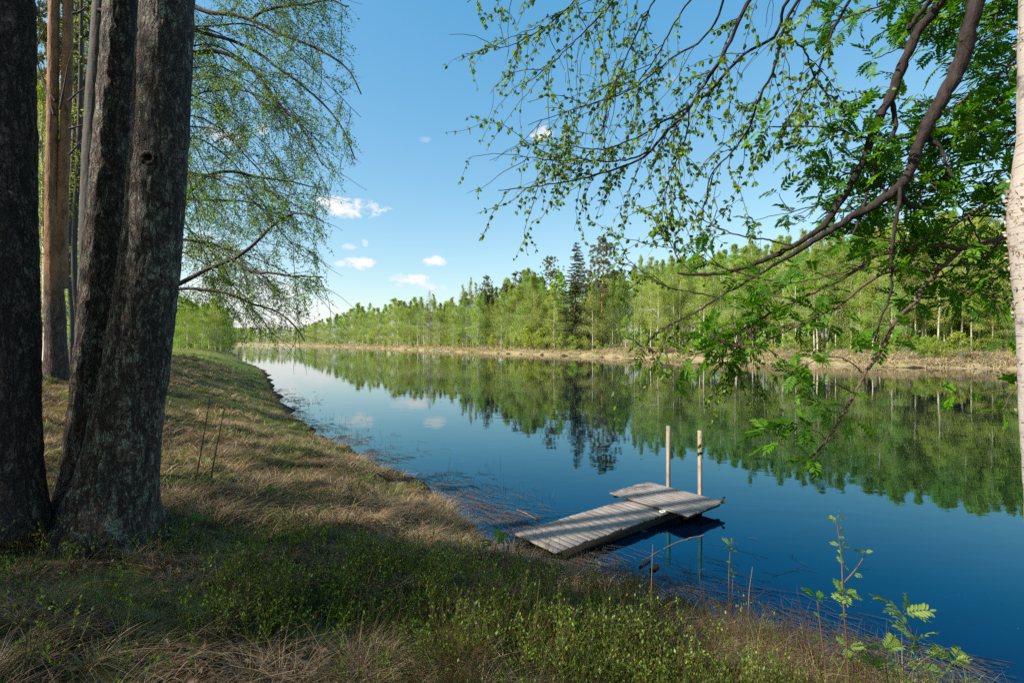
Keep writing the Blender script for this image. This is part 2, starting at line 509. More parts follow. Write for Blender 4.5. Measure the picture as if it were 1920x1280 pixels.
g.more(np.stack([idx[0], np.full(NA, cz), np.roll(idx[0], -1)], -1))

m, nt, out = new_mat('ground_earth')
v = coords(nt)
at_ = N(nt, 'ShaderNodeAttribute', attribute_name='tint'); at2 = N(nt, 'ShaderNodeAttribute', attribute_name='opposite')
big = noise_tex(nt, v, 0.35, 5, 0.6)
mid = noise_tex(nt, v, 2.3, 6, 0.65)
fin = noise_tex(nt, v, 26, 5, 0.7)
straw = noise_tex(nt, coords(nt, (9, 55, 9), rot=(0, 0, R(32))), 1.0, 4, 0.7)
earth = ramp(nt, fin, [(0.3, (0.020, 0.012, 0.008)), (0.6, (0.055, 0.030, 0.018)), (0.8, (0.12, 0.066, 0.040))])
dry = ramp(nt, straw, [(0.3, (0.06, 0.037, 0.021)), (0.55, (0.22, 0.138, 0.068)), (0.75, (0.42, 0.285, 0.15))])
green = ramp(nt, fin, [(0.3, (0.022, 0.038, 0.007)), (0.7, (0.095, 0.115, 0.022))])
c = mixc(nt, ramp(nt, mid, [(0.46, 0.0), (0.58, 1.0)]), earth, dry)
c = mixc(nt, ramp(nt, big, [(0.47, 0.0), (0.6, 0.85)]), c, green)
farm = ramp(nt, at2.outputs['Fac'], [(0.45, 0.0), (0.55, 1.0)])
farc = mixc(nt, ramp(nt, noise_tex(nt, v, 0.22, 5, 0.65), [(0.48, 0.0), (0.62, 1.0)]), ramp(nt, fin, [(0.3, (0.20, 0.155, 0.085)), (0.7, (0.43, 0.34, 0.20))]), ramp(nt, fin, [(0.3, (0.07, 0.095, 0.02)), (0.7, (0.17, 0.20, 0.05))]))
at3 = N(nt, 'ShaderNodeAttribute', attribute_name='meadow')
c = mixc(nt, math_node(nt, 'MULTIPLY', at3.outputs['Fac'], 0.9), c, ramp(nt, fin, [(0.3, (0.10, 0.14, 0.020)), (0.7, (0.24, 0.28, 0.05))]))
c = mixc(nt, farm, c, farc)
wet = ramp(nt, at_.outputs['Fac'], [(0.490, 0.0), (0.5025, 0.0), (0.509, 1.0)])
# river bed: silt, brown in the shallows, deep parts blackened for absorbed light
bed = ramp(nt, at_.outputs['Fac'], [(0.30, (0.010, 0.012, 0.012)), (0.44, (0.022, 0.018, 0.014)), (0.485, (0.07, 0.045, 0.030)), (0.498, (0.026, 0.017, 0.012))])
c = mixc(nt, wet, bed, c)
sx = nt.nodes.new('ShaderNodeSeparateXYZ'); nt.links.new(v, sx.inputs[0])
p = nt.nodes.new('ShaderNodeBsdfPrincipled'); p.inputs['Roughness'].default_value = 0.95; p.inputs['Specular IOR Level'].default_value = 0.15
nt.links.new(c, p.inputs['Base Color'])
bp = nt.nodes.new('ShaderNodeBump'); bp.inputs['Strength'].default_value = 0.8; bp.inputs['Distance'].default_value = 0.03
nt.links.new(math_node(nt, 'ADD', fin, straw), bp.inputs['Height']); nt.links.new(bp.outputs[0], p.inputs['Normal'])
nt.links.new(p.outputs[0], out.inputs[0])
ground = build('ground', g, m, smooth=True)
a_ = ground.data.attributes.new('opposite', 'FLOAT', 'POINT'); a_.data.foreach_set('value', np.append((GF > GS), False).astype(np.float32))
a_ = ground.data.attributes.new('meadow', 'FLOAT', 'POINT'); a_.data.foreach_set('value', np.append(meadow(GX, GY), 0).astype(np.float32))
tag(ground, 'mossy earth bank and forest floor on both sides of the river', kind='structure')

# water
keep = (GZ[QF] < 0.35).any(axis=1)
used = np.unique(QF[keep]); remap = np.full(NR * NA, -1); remap[used] = np.arange(len(used))
g = Geo()
g.add(np.stack([GX[used], GY[used], np.zeros(len(used))], -1), remap[QF[keep]], np.clip(-GZ[used] / 2.5, 0, 1))
m, nt, out = new_mat('river_water')
at_ = N(nt, 'ShaderNodeAttribute', attribute_name='tint')
tr = nt.nodes.new('ShaderNodeBsdfTransparent'); tr.inputs[0].default_value = (0.62, 0.50, 0.40, 1)
df = nt.nodes.new('ShaderNodeBsdfDiffuse'); df.inputs[0].default_value = (0.0, 0.0028, 0.011, 1)
mx = nt.nodes.new('ShaderNodeMixShader')
nt.links.new(ramp(nt, at_.outputs['Fac'], [(0.0, 0.12), (0.13, 0.70), (0.30, 1.0)]), mx.inputs[0])
nt.links.new(tr.outputs[0], mx.inputs[1]); nt.links.new(df.outputs[0], mx.inputs[2])
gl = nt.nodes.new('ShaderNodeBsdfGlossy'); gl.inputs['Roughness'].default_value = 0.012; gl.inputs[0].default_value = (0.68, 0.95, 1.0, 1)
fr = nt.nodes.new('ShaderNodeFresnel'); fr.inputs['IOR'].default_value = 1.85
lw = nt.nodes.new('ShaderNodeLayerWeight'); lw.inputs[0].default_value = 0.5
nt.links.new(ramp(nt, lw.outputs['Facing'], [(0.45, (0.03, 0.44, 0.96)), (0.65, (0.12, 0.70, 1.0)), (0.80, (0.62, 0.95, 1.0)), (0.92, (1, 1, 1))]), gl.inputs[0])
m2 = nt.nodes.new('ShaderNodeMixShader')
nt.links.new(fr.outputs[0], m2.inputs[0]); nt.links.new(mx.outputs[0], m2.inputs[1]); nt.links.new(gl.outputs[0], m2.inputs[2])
v = coords(nt)
w1 = noise_tex(nt, coords(nt, (0.55, 0.95, 1), rot=(0, 0, R(35))), 1.0, 3, 0.5, 0.6)
w2 = noise_tex(nt, coords(nt, (3.0, 5.0, 1), rot=(0, 0, R(-20))), 1.0, 3, 0.5)
patch = ramp(nt, noise_tex(nt, coords(nt, (0.016, 0.055, 1), rot=(0, 0, R(35))), 1.0, 3, 0.55), [(0.58, 0.0), (0.68, 1.0)])
hsum = math_node(nt, 'ADD', math_node(nt, 'MULTIPLY', w1, 0.0065), math_node(nt, 'MULTIPLY', w2, math_node(nt, 'MULTIPLY_ADD', patch, 0.018, 0.0008)))
bp = nt.nodes.new('ShaderNodeBump'); bp.inputs['Strength'].default_value = 0.55; bp.inputs['Distance'].default_value = 1.0
nt.links.new(hsum, bp.inputs['Height'])
nt.links.new(bp.outputs[0], gl.inputs['Normal']); nt.links.new(bp.outputs[0], fr.inputs['Normal'])
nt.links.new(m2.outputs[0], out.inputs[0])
water = build('water', g, m, smooth=True)
tag(water, 'calm dark blue river mirroring the forest and the sky', kind='structure')

# ------------------------------------------------------------------ world, sun, camera
w = bpy.data.worlds.new('World'); scene.world = w; w.use_nodes = True
nt = w.node_tree; nt.nodes.clear()
wo = nt.nodes.new('ShaderNodeOutputWorld'); bg = nt.nodes.new('ShaderNodeBackground'); bg.inputs[1].default_value = 0.10
sky = nt.nodes.new('ShaderNodeTexSky'); sky.sky_type = 'NISHITA'; sky.sun_disc = False
sky.sun_elevation = R(SUN_EL)
sky.sun_rotation = math.atan2(-SUN_DIR[0], -SUN_DIR[1])
sky.altitude = 100; sky.air_density = 1.0; sky.dust_density = 1.0; sky.ozone_density = 6.0
tc = nt.nodes.new('ShaderNodeTexCoord'); sx = nt.nodes.new('ShaderNodeSeparateXYZ'); nt.links.new(tc.outputs['Generated'], sx.inputs[0])
az = math_node(nt, 'ARCTAN2', sx.outputs[0], sx.outputs[1]); el = math_node(nt, 'ARCSINE', sx.outputs[2])
cb = nt.nodes.new('ShaderNodeCombineXYZ'); nt.links.new(az, cb.inputs[0]); nt.links.new(math_node(nt, 'MULTIPLY', el, 1.7), cb.inputs[1])
n1 = noise_tex(nt, cb.outputs[0], 30, 6, 0.65, 0.5)
n1 = math_node(nt, 'MULTIPLY', math_node(nt, 'SUBTRACT', n1, 0.5), 4.2)
CLOUDS = [(655, 390, 62, 16, 1.0), (620, 380, 25, 14, .9), (675, 493, 30, 10, 1.0), (638, 494, 14, 6, .7), (820, 491, 30, 9, 1.0), (770, 526, 42, 10, 1.0), (800, 537, 26, 6, .7), (835, 538, 14, 6, .5), (1015, 250, 20, 15, .8), (1060, 253, 9, 10, .3),
          (420, 255, 40, 14, .8), (490, 243, 18, 9, .8), (655, 462, 16, 6, .5), (795, 262, 14, 5, .25), (685, 455, 7, 7, .5), (470, 545, 130, 34, .7), (560, 590, 150, 26, .6), (400, 470, 60, 40, .5), (1250, 150, 30, 6, .12)]
acc = None
for cx, cy, cw, ch, st in CLOUDS:
    hyp = math.hypot(960, cx - 960)
    a0 = math.atan((cx - 960) / 960); e0 = math.atan((640 - cy) / hyp)
    wa = cw / hyp * (960 / hyp) * 1.25; we = ch / hyp * 1.35
    du = math_node(nt, 'MULTIPLY', math_node(nt, 'SUBTRACT', az, a0), 1 / wa)
    dv = math_node(nt, 'MULTIPLY', math_node(nt, 'SUBTRACT', el, e0), 1 / we)
    q = math_node(nt, 'ADD', math_node(nt, 'MULTIPLY', du, du), math_node(nt, 'MULTIPLY', dv, dv))
    val = math_node(nt, 'SUBTRACT', math_node(nt, 'MULTIPLY_ADD', n1, 0.85, 0.72), q)
    val = math_node(nt, 'MULTIPLY', math_node(nt, 'MULTIPLY', val, 1.6, clamp=True), st)
    acc = val if acc is None else math_node(nt, 'MAXIMUM', acc, val)
skyc = nt.nodes.new('ShaderNodeVectorMath'); skyc.operation = 'MULTIPLY_ADD'
skyc.inputs[1].default_value = (1.62, 1.08, 0.545); skyc.inputs[2].default_value = (-0.46, 0.60, 2.13)
nt.links.new(sky.outputs[0], skyc.inputs[0])
skyp = nt.nodes.new('ShaderNodeVectorMath'); skyp.operation = 'MAXIMUM'; nt.links.new(skyc.outputs[0], skyp.inputs[0])
fin = mixc(nt, acc, skyp.outputs[0], (4.9, 4.95, 5.05))
nt.links.new(fin, bg.inputs[0]); nt.links.new(bg.outputs[0], wo.inputs[0])

sl = bpy.data.lights.new('sun', 'SUN'); sl.energy = 4.2; sl.angle = R(0.53); sl.color = (1.0, 0.93, 0.82)
so = bpy.data.objects.new('sun', sl); COL.objects.link(so)
ld = Vector((SUN_DIR[0] * math.cos(R(SUN_EL)), SUN_DIR[1] * math.cos(R(SUN_EL)), -math.sin(R(SUN_EL))))
so.rotation_euler = ld.to_track_quat('-Z', 'Y').to_euler(); so.location = (-30, -12, 40)

cam = bpy.data.cameras.new('camera'); cam.lens = 18.0; cam.sensor_width = 36.0; cam.clip_start = 0.05; cam.clip_end = 9000
co = bpy.data.objects.new('camera', cam); COL.objects.link(co); co.location = (0, 0, EYE); co.rotation_euler = (R(90), 0, 0)
scene.camera = co
vs = scene.view_settings; vs.view_transform = 'Standard'; vs.look = 'None'; vs.gamma = 1.0; vs.exposure = 1.0; vs.use_curve_mapping = False
cy = scene.cycles
cy.max_bounces = 6; cy.diffuse_bounces = 3; cy.glossy_bounces = 3; cy.transmission_bounces = 4; cy.transparent_max_bounces = 8
cy.caustics_reflective = False; cy.caustics_refractive = False; cy.sample_clamp_indirect = 4.0
cy.use_denoising = False


# ------------------------------------------------------------------ places on the ground
def ground_hit(x, y, dmax=120.0):
    d = np.geomspace(0.9, dmax, 500)
    P = np.stack([(x - 960.0) / FPX * d, d, EYE - (y - 640.0) / FPX * d], -1)
    z = hgt(P[:, 0], P[:, 1])
    below = np.nonzero(P[:, 2] <= np.maximum(z, 0.0))[0]
    i = below[0] if len(below) else len(d) - 1
    return float(d[i])


_FY = np.geomspace(30, 700, 900)
def far_place(x, off):
    t = (x - 960.0) / FPX
    s = s_far(t * _FY, _FY)
    i = np.nonzero(s >= off)[0]
    Y = float(_FY[i[0]]) if len(i) else 700.0
    return t * Y, Y


# ------------------------------------------------------------------ tree prototypes
def proto_broad(seed, H=16.0, cb=0.28, cw=1.9, nleaf=3000, ls=(0.13, 0.24), tr=0.11, nbr=46, up=(35, 62), droop=0.10, bare=0.0, dens=1.0,
                trunk_mat='birch_far', leaf='leaf_far', split_limbs=False, hang=0.35, peak=0.3):
    g = np.random.default_rng(seed)
    K = 9
    z = np.linspace(-0.35, H * 0.985, K)
    wob = np.cumsum(g.normal(0, 0.05 * H / 16, (K, 2)), axis=0); wob -= wob[0]
    tp = np.stack([wob[:, 0], wob[:, 1], z], -1)
    trad = tr * (1 - np.linspace(0, 1, K)) ** 0.8 + 0.012
    trad[0] *= 1.25
    gt = Geo(); tubes(gt, smooth_path(tp, 14), np.interp(np.linspace(0, 1, 14), np.linspace(0, 1, K), trad), 6)
    t = np.sort(g.uniform(0, 1, nbr)) ** 0.95
    zb = H * (cb + (0.97 - cb) * t)
    shape = np.where(t < peak, 0.6 + 0.4 * t / peak, ((1 - t) / (1 - peak)) ** 0.85)
    L = cw * (0.10 + shape) * g.uniform(0.6, 1.2, nbr)
    base = np.stack([np.interp(zb, z, tp[:, 0]), np.interp(zb, z, tp[:, 1]), zb], -1)
    a = g.uniform(0, 2 * math.pi, nbr); e = np.radians(g.uniform(up[0], up[1], nbr))
    D = np.stack([np.cos(a) * np.cos(e), np.sin(a) * np.cos(e), np.sin(e)], -1)
    BP = strands(base, D, L * 1.25, 7, droop, 0.12, g)
    r0 = np.interp(zb, z, trad) * 0.45
    gl = Geo() if split_limbs else gt
    tubes(gl, BP, r0[:, None] * np.linspace(1, 0.15, 7)[None], 3)
    # secondary twigs
    ns = nbr * 5
    bi = g.integers(0, nbr, ns); u = g.uniform(0.25, 1, ns)
    p, tg = pick(BP[bi], u)
    SP = strands(p, spread_dirs(tg, 25, 70, g), L[bi] * g.uniform(0.2, 0.45, ns), 5, droop * 1.6, 0.15, g)
    tubes(gl, SP, np.full((ns, 5), 0.010 * H / 16) * np.linspace(1, 0.4, 5)[None], 3)
    gc = Geo()
    n = int(nleaf * (1 - bare))
    if n:
        si = g.integers(0, ns, n); u = g.uniform(0.05, 1, n)
        p, tg = pick(SP[si], u)
        p = p + g.normal(0, 1, (n, 3)) * (0.05 + 0.11 * L[bi[si]][:, None]) - np.array([0, 0, 1]) * (g.exponential(hang, n) * 0.6)[:, None]
        d = nrm(g.normal(0, 1, (n, 3)) + np.array([0, 0, -0.5]))
        clump = np.repeat(g.uniform(-0.25, 0.25, ns)[si][:, None], 1, 1)[:, 0]
        leaves(gc, p, d, g.uniform(ls[0], ls[1], n), 0.75, 0.3, np.clip(g.uniform(0.15, 0.85, n) + clump, 0, 1), g=g)
    parts = [('trunk', gt.mesh('trunk', True), M[trunk_mat])]
    if split_limbs:
        parts.append(('limbs', gl.mesh('limbs'), M['bare_twig']))
    if n:
        parts.append(('crown', gc.mesh('crown'), M[leaf]))
    for _, me, mt in parts: me.materials.append(mt)
    return parts, H


def proto_pine(seed, H=20.0, cb=0.42, cw=2.3, n=8000, tr=0.19, trunk_mat='pine_far', nl=(0.14, 0.28), nbr=56):
    g = np.random.default_rng(seed)
    K = 9; z = np.linspace(-0.35, H * 0.97, K)
    wob = np.cumsum(g.normal(0, 0.05, (K, 2)), axis=0); wob -= wob[0]
    tp = np.stack([wob[:, 0], wob[:, 1], z], -1); trad = tr * (1 - np.linspace(0, 1, K)) ** 0.75 + 0.02
    gt = Geo(); tubes(gt, smooth_path(tp, 14), np.interp(np.linspace(0, 1, 14), np.linspace(0, 1, K), trad), 7)
    t = np.sort(g.uniform(0, 1, nbr)); zb = H * (cb + (0.96 - cb) * t)
    shape = np.where(t < 0.35, 0.7 + 0.3 * t / 0.35, ((1 - t) / 0.65) ** 0.6)
    L = cw * (0.18 + shape) * g.uniform(0.55, 1.15, nbr)
    base = np.stack([np.interp(zb, z, tp[:, 0]), np.interp(zb, z, tp[:, 1]), zb], -1)
    a = g.uniform(0, 2 * math.pi, nbr); e = np.radians(g.uniform(-5, 28, nbr) + 25 * t)
    D = np.stack([np.cos(a) * np.cos(e), np.sin(a) * np.cos(e), np.sin(e)], -1)
    BP = strands(base, D, L, 7, -0.05, 0.16, g)
    tubes(gt, BP, (np.interp(zb, z, trad) * 0.4)[:, None] * np.linspace(1, 0.2, 7)[None], 4)
    # dead stubs under the crown
    ns = 12; zs = g.uniform(0.2 * H, cb * H, ns); a = g.uniform(0, 6.28, ns)
    SP0 = strands(np.stack([np.interp(zs, z, tp[:, 0]), np.interp(zs, z, tp[:, 1]), zs], -1), np.stack([np.cos(a), np.sin(a), np.full(ns, -0.15)], -1), g.uniform(0.4, 1.3, ns), 5, 0.04, 0.2, g)
    tubes(gt, SP0, np.full((ns, 5), 0.02) * np.linspace(1, 0.3, 5)[None], 3)
    ncl = nbr * 8
    bi = g.integers(0, nbr, ncl); u = g.beta(2.2, 1.0, ncl)
    cpt, tg = pick(BP[bi], u)
    cpt = cpt + g.normal(0, 1, (ncl, 3)) * (0.10 + 0.12 * L[bi])[:, None] * np.array([1, 1, 0.6]) + np.array([0, 0, 0.08])
    ci = g.integers(0, ncl, n)
    d = nrm(g.normal(0, 1, (n, 3)) + tg[ci] * 0.6 + np.array([0, 0, 0.35]))
    p = cpt[ci] + d * g.uniform(0, 0.16, n)[:, None]
    gc = Geo()
    leaves(gc, p, d, g.uniform(nl[0], nl[1], n), 0.28, 0.2, np.clip(g.uniform(0.1, 0.8, n) + g.uniform(-0.2, 0.25, ncl)[ci], 0, 1), g=g)
    parts = [('trunk', gt.mesh('trunk', True), M[trunk_mat]), ('crown', gc.mesh('crown'), M['needle_pine'])]
    for _, me, mt in parts: me.materials.append(mt)
    return parts, H


def proto_spruce(seed, H=21.0, cw=4.6, n=52000):
    g = np.random.default_rng(seed)
    gt = Geo(); tubes(gt, smooth_path(np.array([(0, 0, -0.3), (0.03, 0, H * .4), (0, 0.04, H)]), 10), np.linspace(0.2, 0.02, 10)[None][0], 7)
    nw = 40; per = 9
    zt = np.clip(np.repeat(np.linspace(0.04, 0.975, nw), per) + g.normal(0, 0.016, nw * per), 0.03, 0.985)
    nb = nw * per
    L = cw * (1 - zt) ** 0.68 * g.uniform(0.5, 1.12, nb) + 0.15
    a = g.uniform(0, 2 * math.pi, nb)
    D = np.stack([np.cos(a), np.sin(a), np.full(nb, 0.10)], -1)
    BP = strands(np.stack([np.zeros(nb), np.zeros(nb), zt * H], -1), D, L, 6, 0.10, 0.05, g)
    BP[:, -1, 2] += 0.16 * L; BP[:, -2, 2] += 0.05 * L
    tubes(gt, BP, np.full((nb, 6), 0.022) * np.linspace(1, 0.3, 6)[None], 3)
    pr = L / L.sum(); bi = g.choice(nb, n, p=pr); u = g.uniform(0.05, 1, n)
    p, tg = pick(BP[bi], u)
    side = nrm(np.cross(tg, np.array([0, 0, 1.0]))) * g.choice([-1, 1], n)[:, None]
    d = nrm(tg * 0.7 + side * g.uniform(0.1, 0.9, n)[:, None] + np.array([0, 0, -1]) * g.uniform(-0.1, 0.7, n)[:, None])
    gc = Geo(); leaves(gc, p, d, g.uniform(0.16, 0.34, n), 0.34, 0.2, np.clip(g.uniform(0, 0.7, n) + 0.35 * u - 0.1, 0, 1), g=g)
    parts = [('trunk', gt.mesh('trunk', True), M['stem_brown']), ('crown', gc.mesh('crown'), M['needle_spruce'])]
    for _, me, mt in parts: me.materials.append(mt)
    return parts, H


def place(proto, name, X, Y, H, label, cat, group=None, rz=None, wide=1.0, lean=0.0):
    parts, H0 = proto
    s = H / H0
    o = empty(name, (X, Y, h1(X, Y) - 0.05), rng.uniform(0, 6.28) if rz is None else rz, label, cat, group, (s * wide, s * wide, s))
    o.rotation_euler[0] = rng.normal(0, 0.015) + lean; o.rotation_euler[1] = rng.normal(0, 0.015)
    for pn, me, mt in parts:
        link(pn, me, None, o)
    return o


P_slim = [proto_broad(100 + i, 16, 0.20 + 0.05 * (i % 3), 2.0 + 0.35 * (i % 2), 14000, (0.07, 0.13), tr=0.075 + 0.014 * (i % 3), nbr=58) for i in range(6)]
P_full = [proto_broad(140 + i, 15, 0.05, 2.5, 17000, (0.07, 0.14), tr=0.10, nbr=70, hang=0.5, peak=0.35) for i in range(4)]
P_pale = [proto_broad(160 + i, 17, 0.30, 1.7, 3600, bare=0.55, trunk_mat='birch_far', leaf='leaf_far_b', nbr=56, droop=0.04, up=(48, 72), split_limbs=True) for i in range(3)]
P_bare = [proto_broad(170 + i, 15, 0.25, 2.2, 1500, bare=0.8, trunk_mat='bare_twig', leaf='leaf_far_b', nbr=64, droop=0.02, up=(35, 65), split_limbs=True) for i in range(2)]
P_shrub = [proto_broad(180 + i, 3.0, 0.03, 1.05, 2600, (0.08, 0.15), 0.03, 34, (30, 75), 0.05, trunk_mat='bare_twig', leaf='leaf_shrub', hang=0.1, peak=0.4) for i in range(4)]
P_twig = [proto_broad(190 + i, 2.2, 0.02, 1.2, 500, (0.06, 0.12), 0.02, 46, (20, 70), 0.03, bare=0.75, trunk_mat='bare_twig', leaf='leaf_far_b', split_limbs=True) for i in range(2)]
P_pine = [proto_pine(200 + i, 20, (0.38, 0.48, 0.32)[i], (4.0, 3.4, 4.4)[i], 34000) for i in range(3)]
P_spruce = [proto_spruce(220), proto_spruce(221, 12, 3.2, 24000)]
P_near = [proto_broad(230 + i, 15, 0.10 if i < 2 else 0.2, 2.4, 10500, (0.06, 0.11), 0.12, 80, (25, 60), 0.10, leaf='leaf_far', hang=0.5) for i in range(3)]

PROF = np.array([(400, 612), (560, 612), (600, 598), (640, 586), (655, 574), (690, 560), (712, 578), (738, 554), (760, 562), (780, 558), (805, 550), (830, 562), (850, 552), (880, 540), (915, 540), (940, 520), (965, 512), (1000, 500), (1030, 498),
                 (1060, 498), (1085, 520), (1110, 515), (1140, 505), (1165, 494), (1200, 478), (1240, 478), (1280, 470), (1340, 454), (1400, 444), (1460, 434), (1540, 422), (1640, 408), (1760, 396), (1850, 388), (2100, 396)], dtype=float)


def far_tree(protos, name, x, ytop, off, label, cat, group=None, wide=1.0, Hcap=24.0, hf=1.0):
    X, Y = far_place(x, off)
    H = (EYE + (640 - ytop) / FPX * Y - h1(X, Y)) * hf
    H = float(np.clip(H, 1.2, Hcap))
    pr = protos[int(rng.integers(0, len(protos)))] if isinstance(protos, list) else protos
    return place(pr, name, X, Y, H, label, cat, group, wide=wide)


prof = lambda x: float(np.interp(x, PROF[:, 0], PROF[:, 1]))
# trees that stand out on the far bank
far_tree(P_spruce[0], 'spruce_tree', 1076, 452, 6.5, 'tall dark pointed spruce rising above the far bank trees', 'spruce', Hcap=30)
far_tree(P_spruce[1], 'spruce_tree', 1098, 560, 7, 'shorter dark spruce at the foot of the tall pointed spruce', 'spruce', wide=1.1)
far_tree(P_pine[0], 'pine_tree', 1128, 447, 10, 'tall pine with orange stem and open crown beside the pointed spruce', 'pine', Hcap=30)
far_tree(P_pine[2], 'pine_tree', 1034, 480, 20, 'broad topped pine just behind the bright birches next to the tall spruce', 'pine', Hcap=28)
far_tree(P_pine[1], 'pine_tree', 966, 508, 16, 'dark pine with two-toned reddish stem among the mid bank birches', 'pine', Hcap=28)
far_tree(P_pine[0], 'pine_tree', 952, 532, 14, 'smaller pine touching the reddish stemmed pine of the mid bank', 'pine', Hcap=28)
far_tree(P_pine[1], 'pine_tree', 913, 515, 14, 'small topped dark pine beside the pale bare birches', 'pine', Hcap=28)
far_tree(P_pine[2], 'pine_tree', 1006, 522, 18, 'bushy pine between the reddish pines and the broad topped pine', 'pine', Hcap=28)
far_tree(P_pine[2], 'pine_tree', 1105, 505, 9, 'low grey-green pine standing between the spruce and the tall orange pine', 'pine', Hcap=28, wide=1.1)
far_tree(P_pale[0], 'birch_tree', 880, 517, 9, 'pale almost leafless birch, tallest of the bare trio on the far bank', 'birch', wide=0.8)
far_tree(P_pale[1], 'birch_tree', 868, 528, 11, 'pale thin leaved birch just upstream of the tallest bare birch', 'birch', wide=0.8)
far_tree(P_pale[2], 'birch_tree', 893, 524, 10, 'pale thin leaved birch between the tallest bare birch and the dark pine', 'birch', wide=0.8)
far_tree(P_bare[0], 'bare_tree', 806, 540, 6, 'grey leafless round headed tree on the far bank', 'tree')
far_tree(P_bare[1], 'bare_tree', 787, 560, 5, 'grey leafless spreading tree touching the round headed one', 'tree')
far_tree(P_bare[0], 'bare_tree', 744, 556, 8, 'greyish thin leaved tall tree upstream of the leafless trees', 'tree')
far_tree(P_bare[1], 'bare_tree', 668, 580, 12, 'grey twiggy treetop above the dense green birches far upstream', 'tree')
far_tree(P_bare[0], 'bare_tree', 590, 606, 5, 'grey bare tree at the bend where the green birches begin', 'tree')
far_tree(P_bare[1], 'bare_tree', 575, 612, 6, 'lower grey bare tree at the river bend', 'tree')

# rows of birches
def rows(n, x0, x1, o0, o1, protos, wts, jit, group, label, wide=1.0):
    xs = x0 + (x1 - x0) * (np.arange(n) + rng.uniform(0, 1, n)) / n
    for k, x in enumerate(rng.permutation(xs)):
        off = o0 + (o1 - o0) * (k + rng.uniform(0, 1)) / n
        if 1056 < x < 1104 and off < 8: continue
        if 1104 < x < 1146 and off < 10 and rng.uniform() < 0.6: continue
        pr = protos[int(rng.choice(len(protos), p=wts))]
        hf_ = 1.05 - abs(rng.normal(0, jit / 100)) - (0.0 if off > (o0 + o1) / 2 else 0.05)
        far_tree(pr, 'birch_tree', x, prof(x), off, label, 'birch', group, wide=wide * rng.uniform(0.8, 1.15) / max(hf_, 0.6), hf=hf_)


G1 = 'birches of the grove across the river from the dock'
L1_ = 'slender white stemmed birch in the grove across the river from the dock'
rows(52, 1135, 1990, 7, 14, P_slim + P_full[:2], [1 / 8] * 8, 26, G1, L1_, 0.95)
rows(86, 1130, 2020, 14, 34, P_slim + P_full[:2], [1 / 8] * 8, 14, G1, L1_, 1.05)
G2 = 'birches around the spruce and pines'
L2_ = 'green birch among the pines and the pointed spruce on the far bank'
rows(26, 985, 1140, 4, 12, P_full, [0.25] * 4, 30, G2, L2_, 1.0)
rows(34, 845, 1010, 4, 22, P_full + P_slim[:1], [0.2] * 5, 22, G2, L2_, 1.0)
G3 = 'dense green birches far upstream'
L3_ = 'dense bright green birch in the far upstream row'
rows(40, 598, 850, 4, 20, P_full, [0.25] * 4, 9, G3, L3_, 1.25)
rows(34, 405, 600, 4, 40, P_full, [0.25] * 4, 9, 'low trees at the river bend', 'small green tree in the low far treeline at the river bend', 1.5)

# bushes on the far bank
for i in range(64):
    x = 575 + (1960 - 575) * ((i + rng.uniform(0, 1)) / 64) ** 0.85
    X, Y = far_place(x, rng.uniform(4.0, 11.0) if x > 1130 else rng.uniform(1.5, 7.0))
    big = 620 < x < 1130
    place(P_shrub[i % 4], 'willow_bush', X, Y, rng.uniform(1.6, 4.4) if big else rng.uniform(1.0, 2.6), 'bright green bush at the foot of the far bank trees', 'bush', 'bushes along the far bank', wide=rng.uniform(0.8, 1.3))
for x, h in ((988, 6.4), (1012, 5.0), (1240, 4.0), (860, 3.4), (1800, 3.4), (1730, 2.6)):
    X, Y = far_place(x, 3.5)
    place(P_shrub[int(rng.integers(4))], 'willow_bush', X, Y, h, {988: 'tall pale green bush leaning out below the reddish pines', 1012: 'pale green rounded bush between the tall bush and the spruce'}.get(x, 'large light green bush standing forward on the far bank'), 'bush', None if x in (988, 1012) else 'large bushes standing forward on the far bank', wide=1.15)
for i, x in enumerate([905, 925, 1030, 1050, 1072, 1098, 1150, 1225, 1245, 1640, 1690, 1720, 1850, 1875] + list(rng.uniform(800, 1930, 26))):
    X, Y = far_place(x, 1.2 + (i % 3))
    place(P_twig[i % 2], 'brushwood_bush', X, Y, rng.uniform(0.9, 1.9), 'low brown leafless bush on the far water edge', 'bush', 'brown leafless bushes along the far bank', wide=1.4)

# the deep wood behind: one mass nobody could count
gw = Geo(); gwt = Geo()
lowp = [proto_broad(300 + i, 15, 0.01, 2.2, 1700, (0.28, 0.48), 0.11, 30) for i in range(3)]
def mesh_arrays(me):
    V = np.empty(len(me.vertices) * 3, dtype=np.float32); me.vertices.foreach_get('co', V)
    n = len(me.polygons); st = np.empty(n, dtype=np.int32); tt = np.empty(n, dtype=np.int32)
    me.polygons.foreach_get('loop_start', st); me.polygons.foreach_get('loop_total', tt)
    li = np.empty(len(me.loops), dtype=np.int32); me.loops.foreach_get('vertex_index', li)
    T = np.empty(len(me.vertices), dtype=np.float32); me.attributes['tint'].data.foreach_get('value', T)
    F = {}
    for k in np.unique(tt):
        s = st[tt == k]; F[int(k)] = li[s[:, None] + np.arange(k)[None]].astype(np.int64)
    return V.reshape(-1, 3), F, T
low_a = [(mesh_arrays(p[0][0][1]), mesh_arrays(p[0][1][1])) for p in lowp]
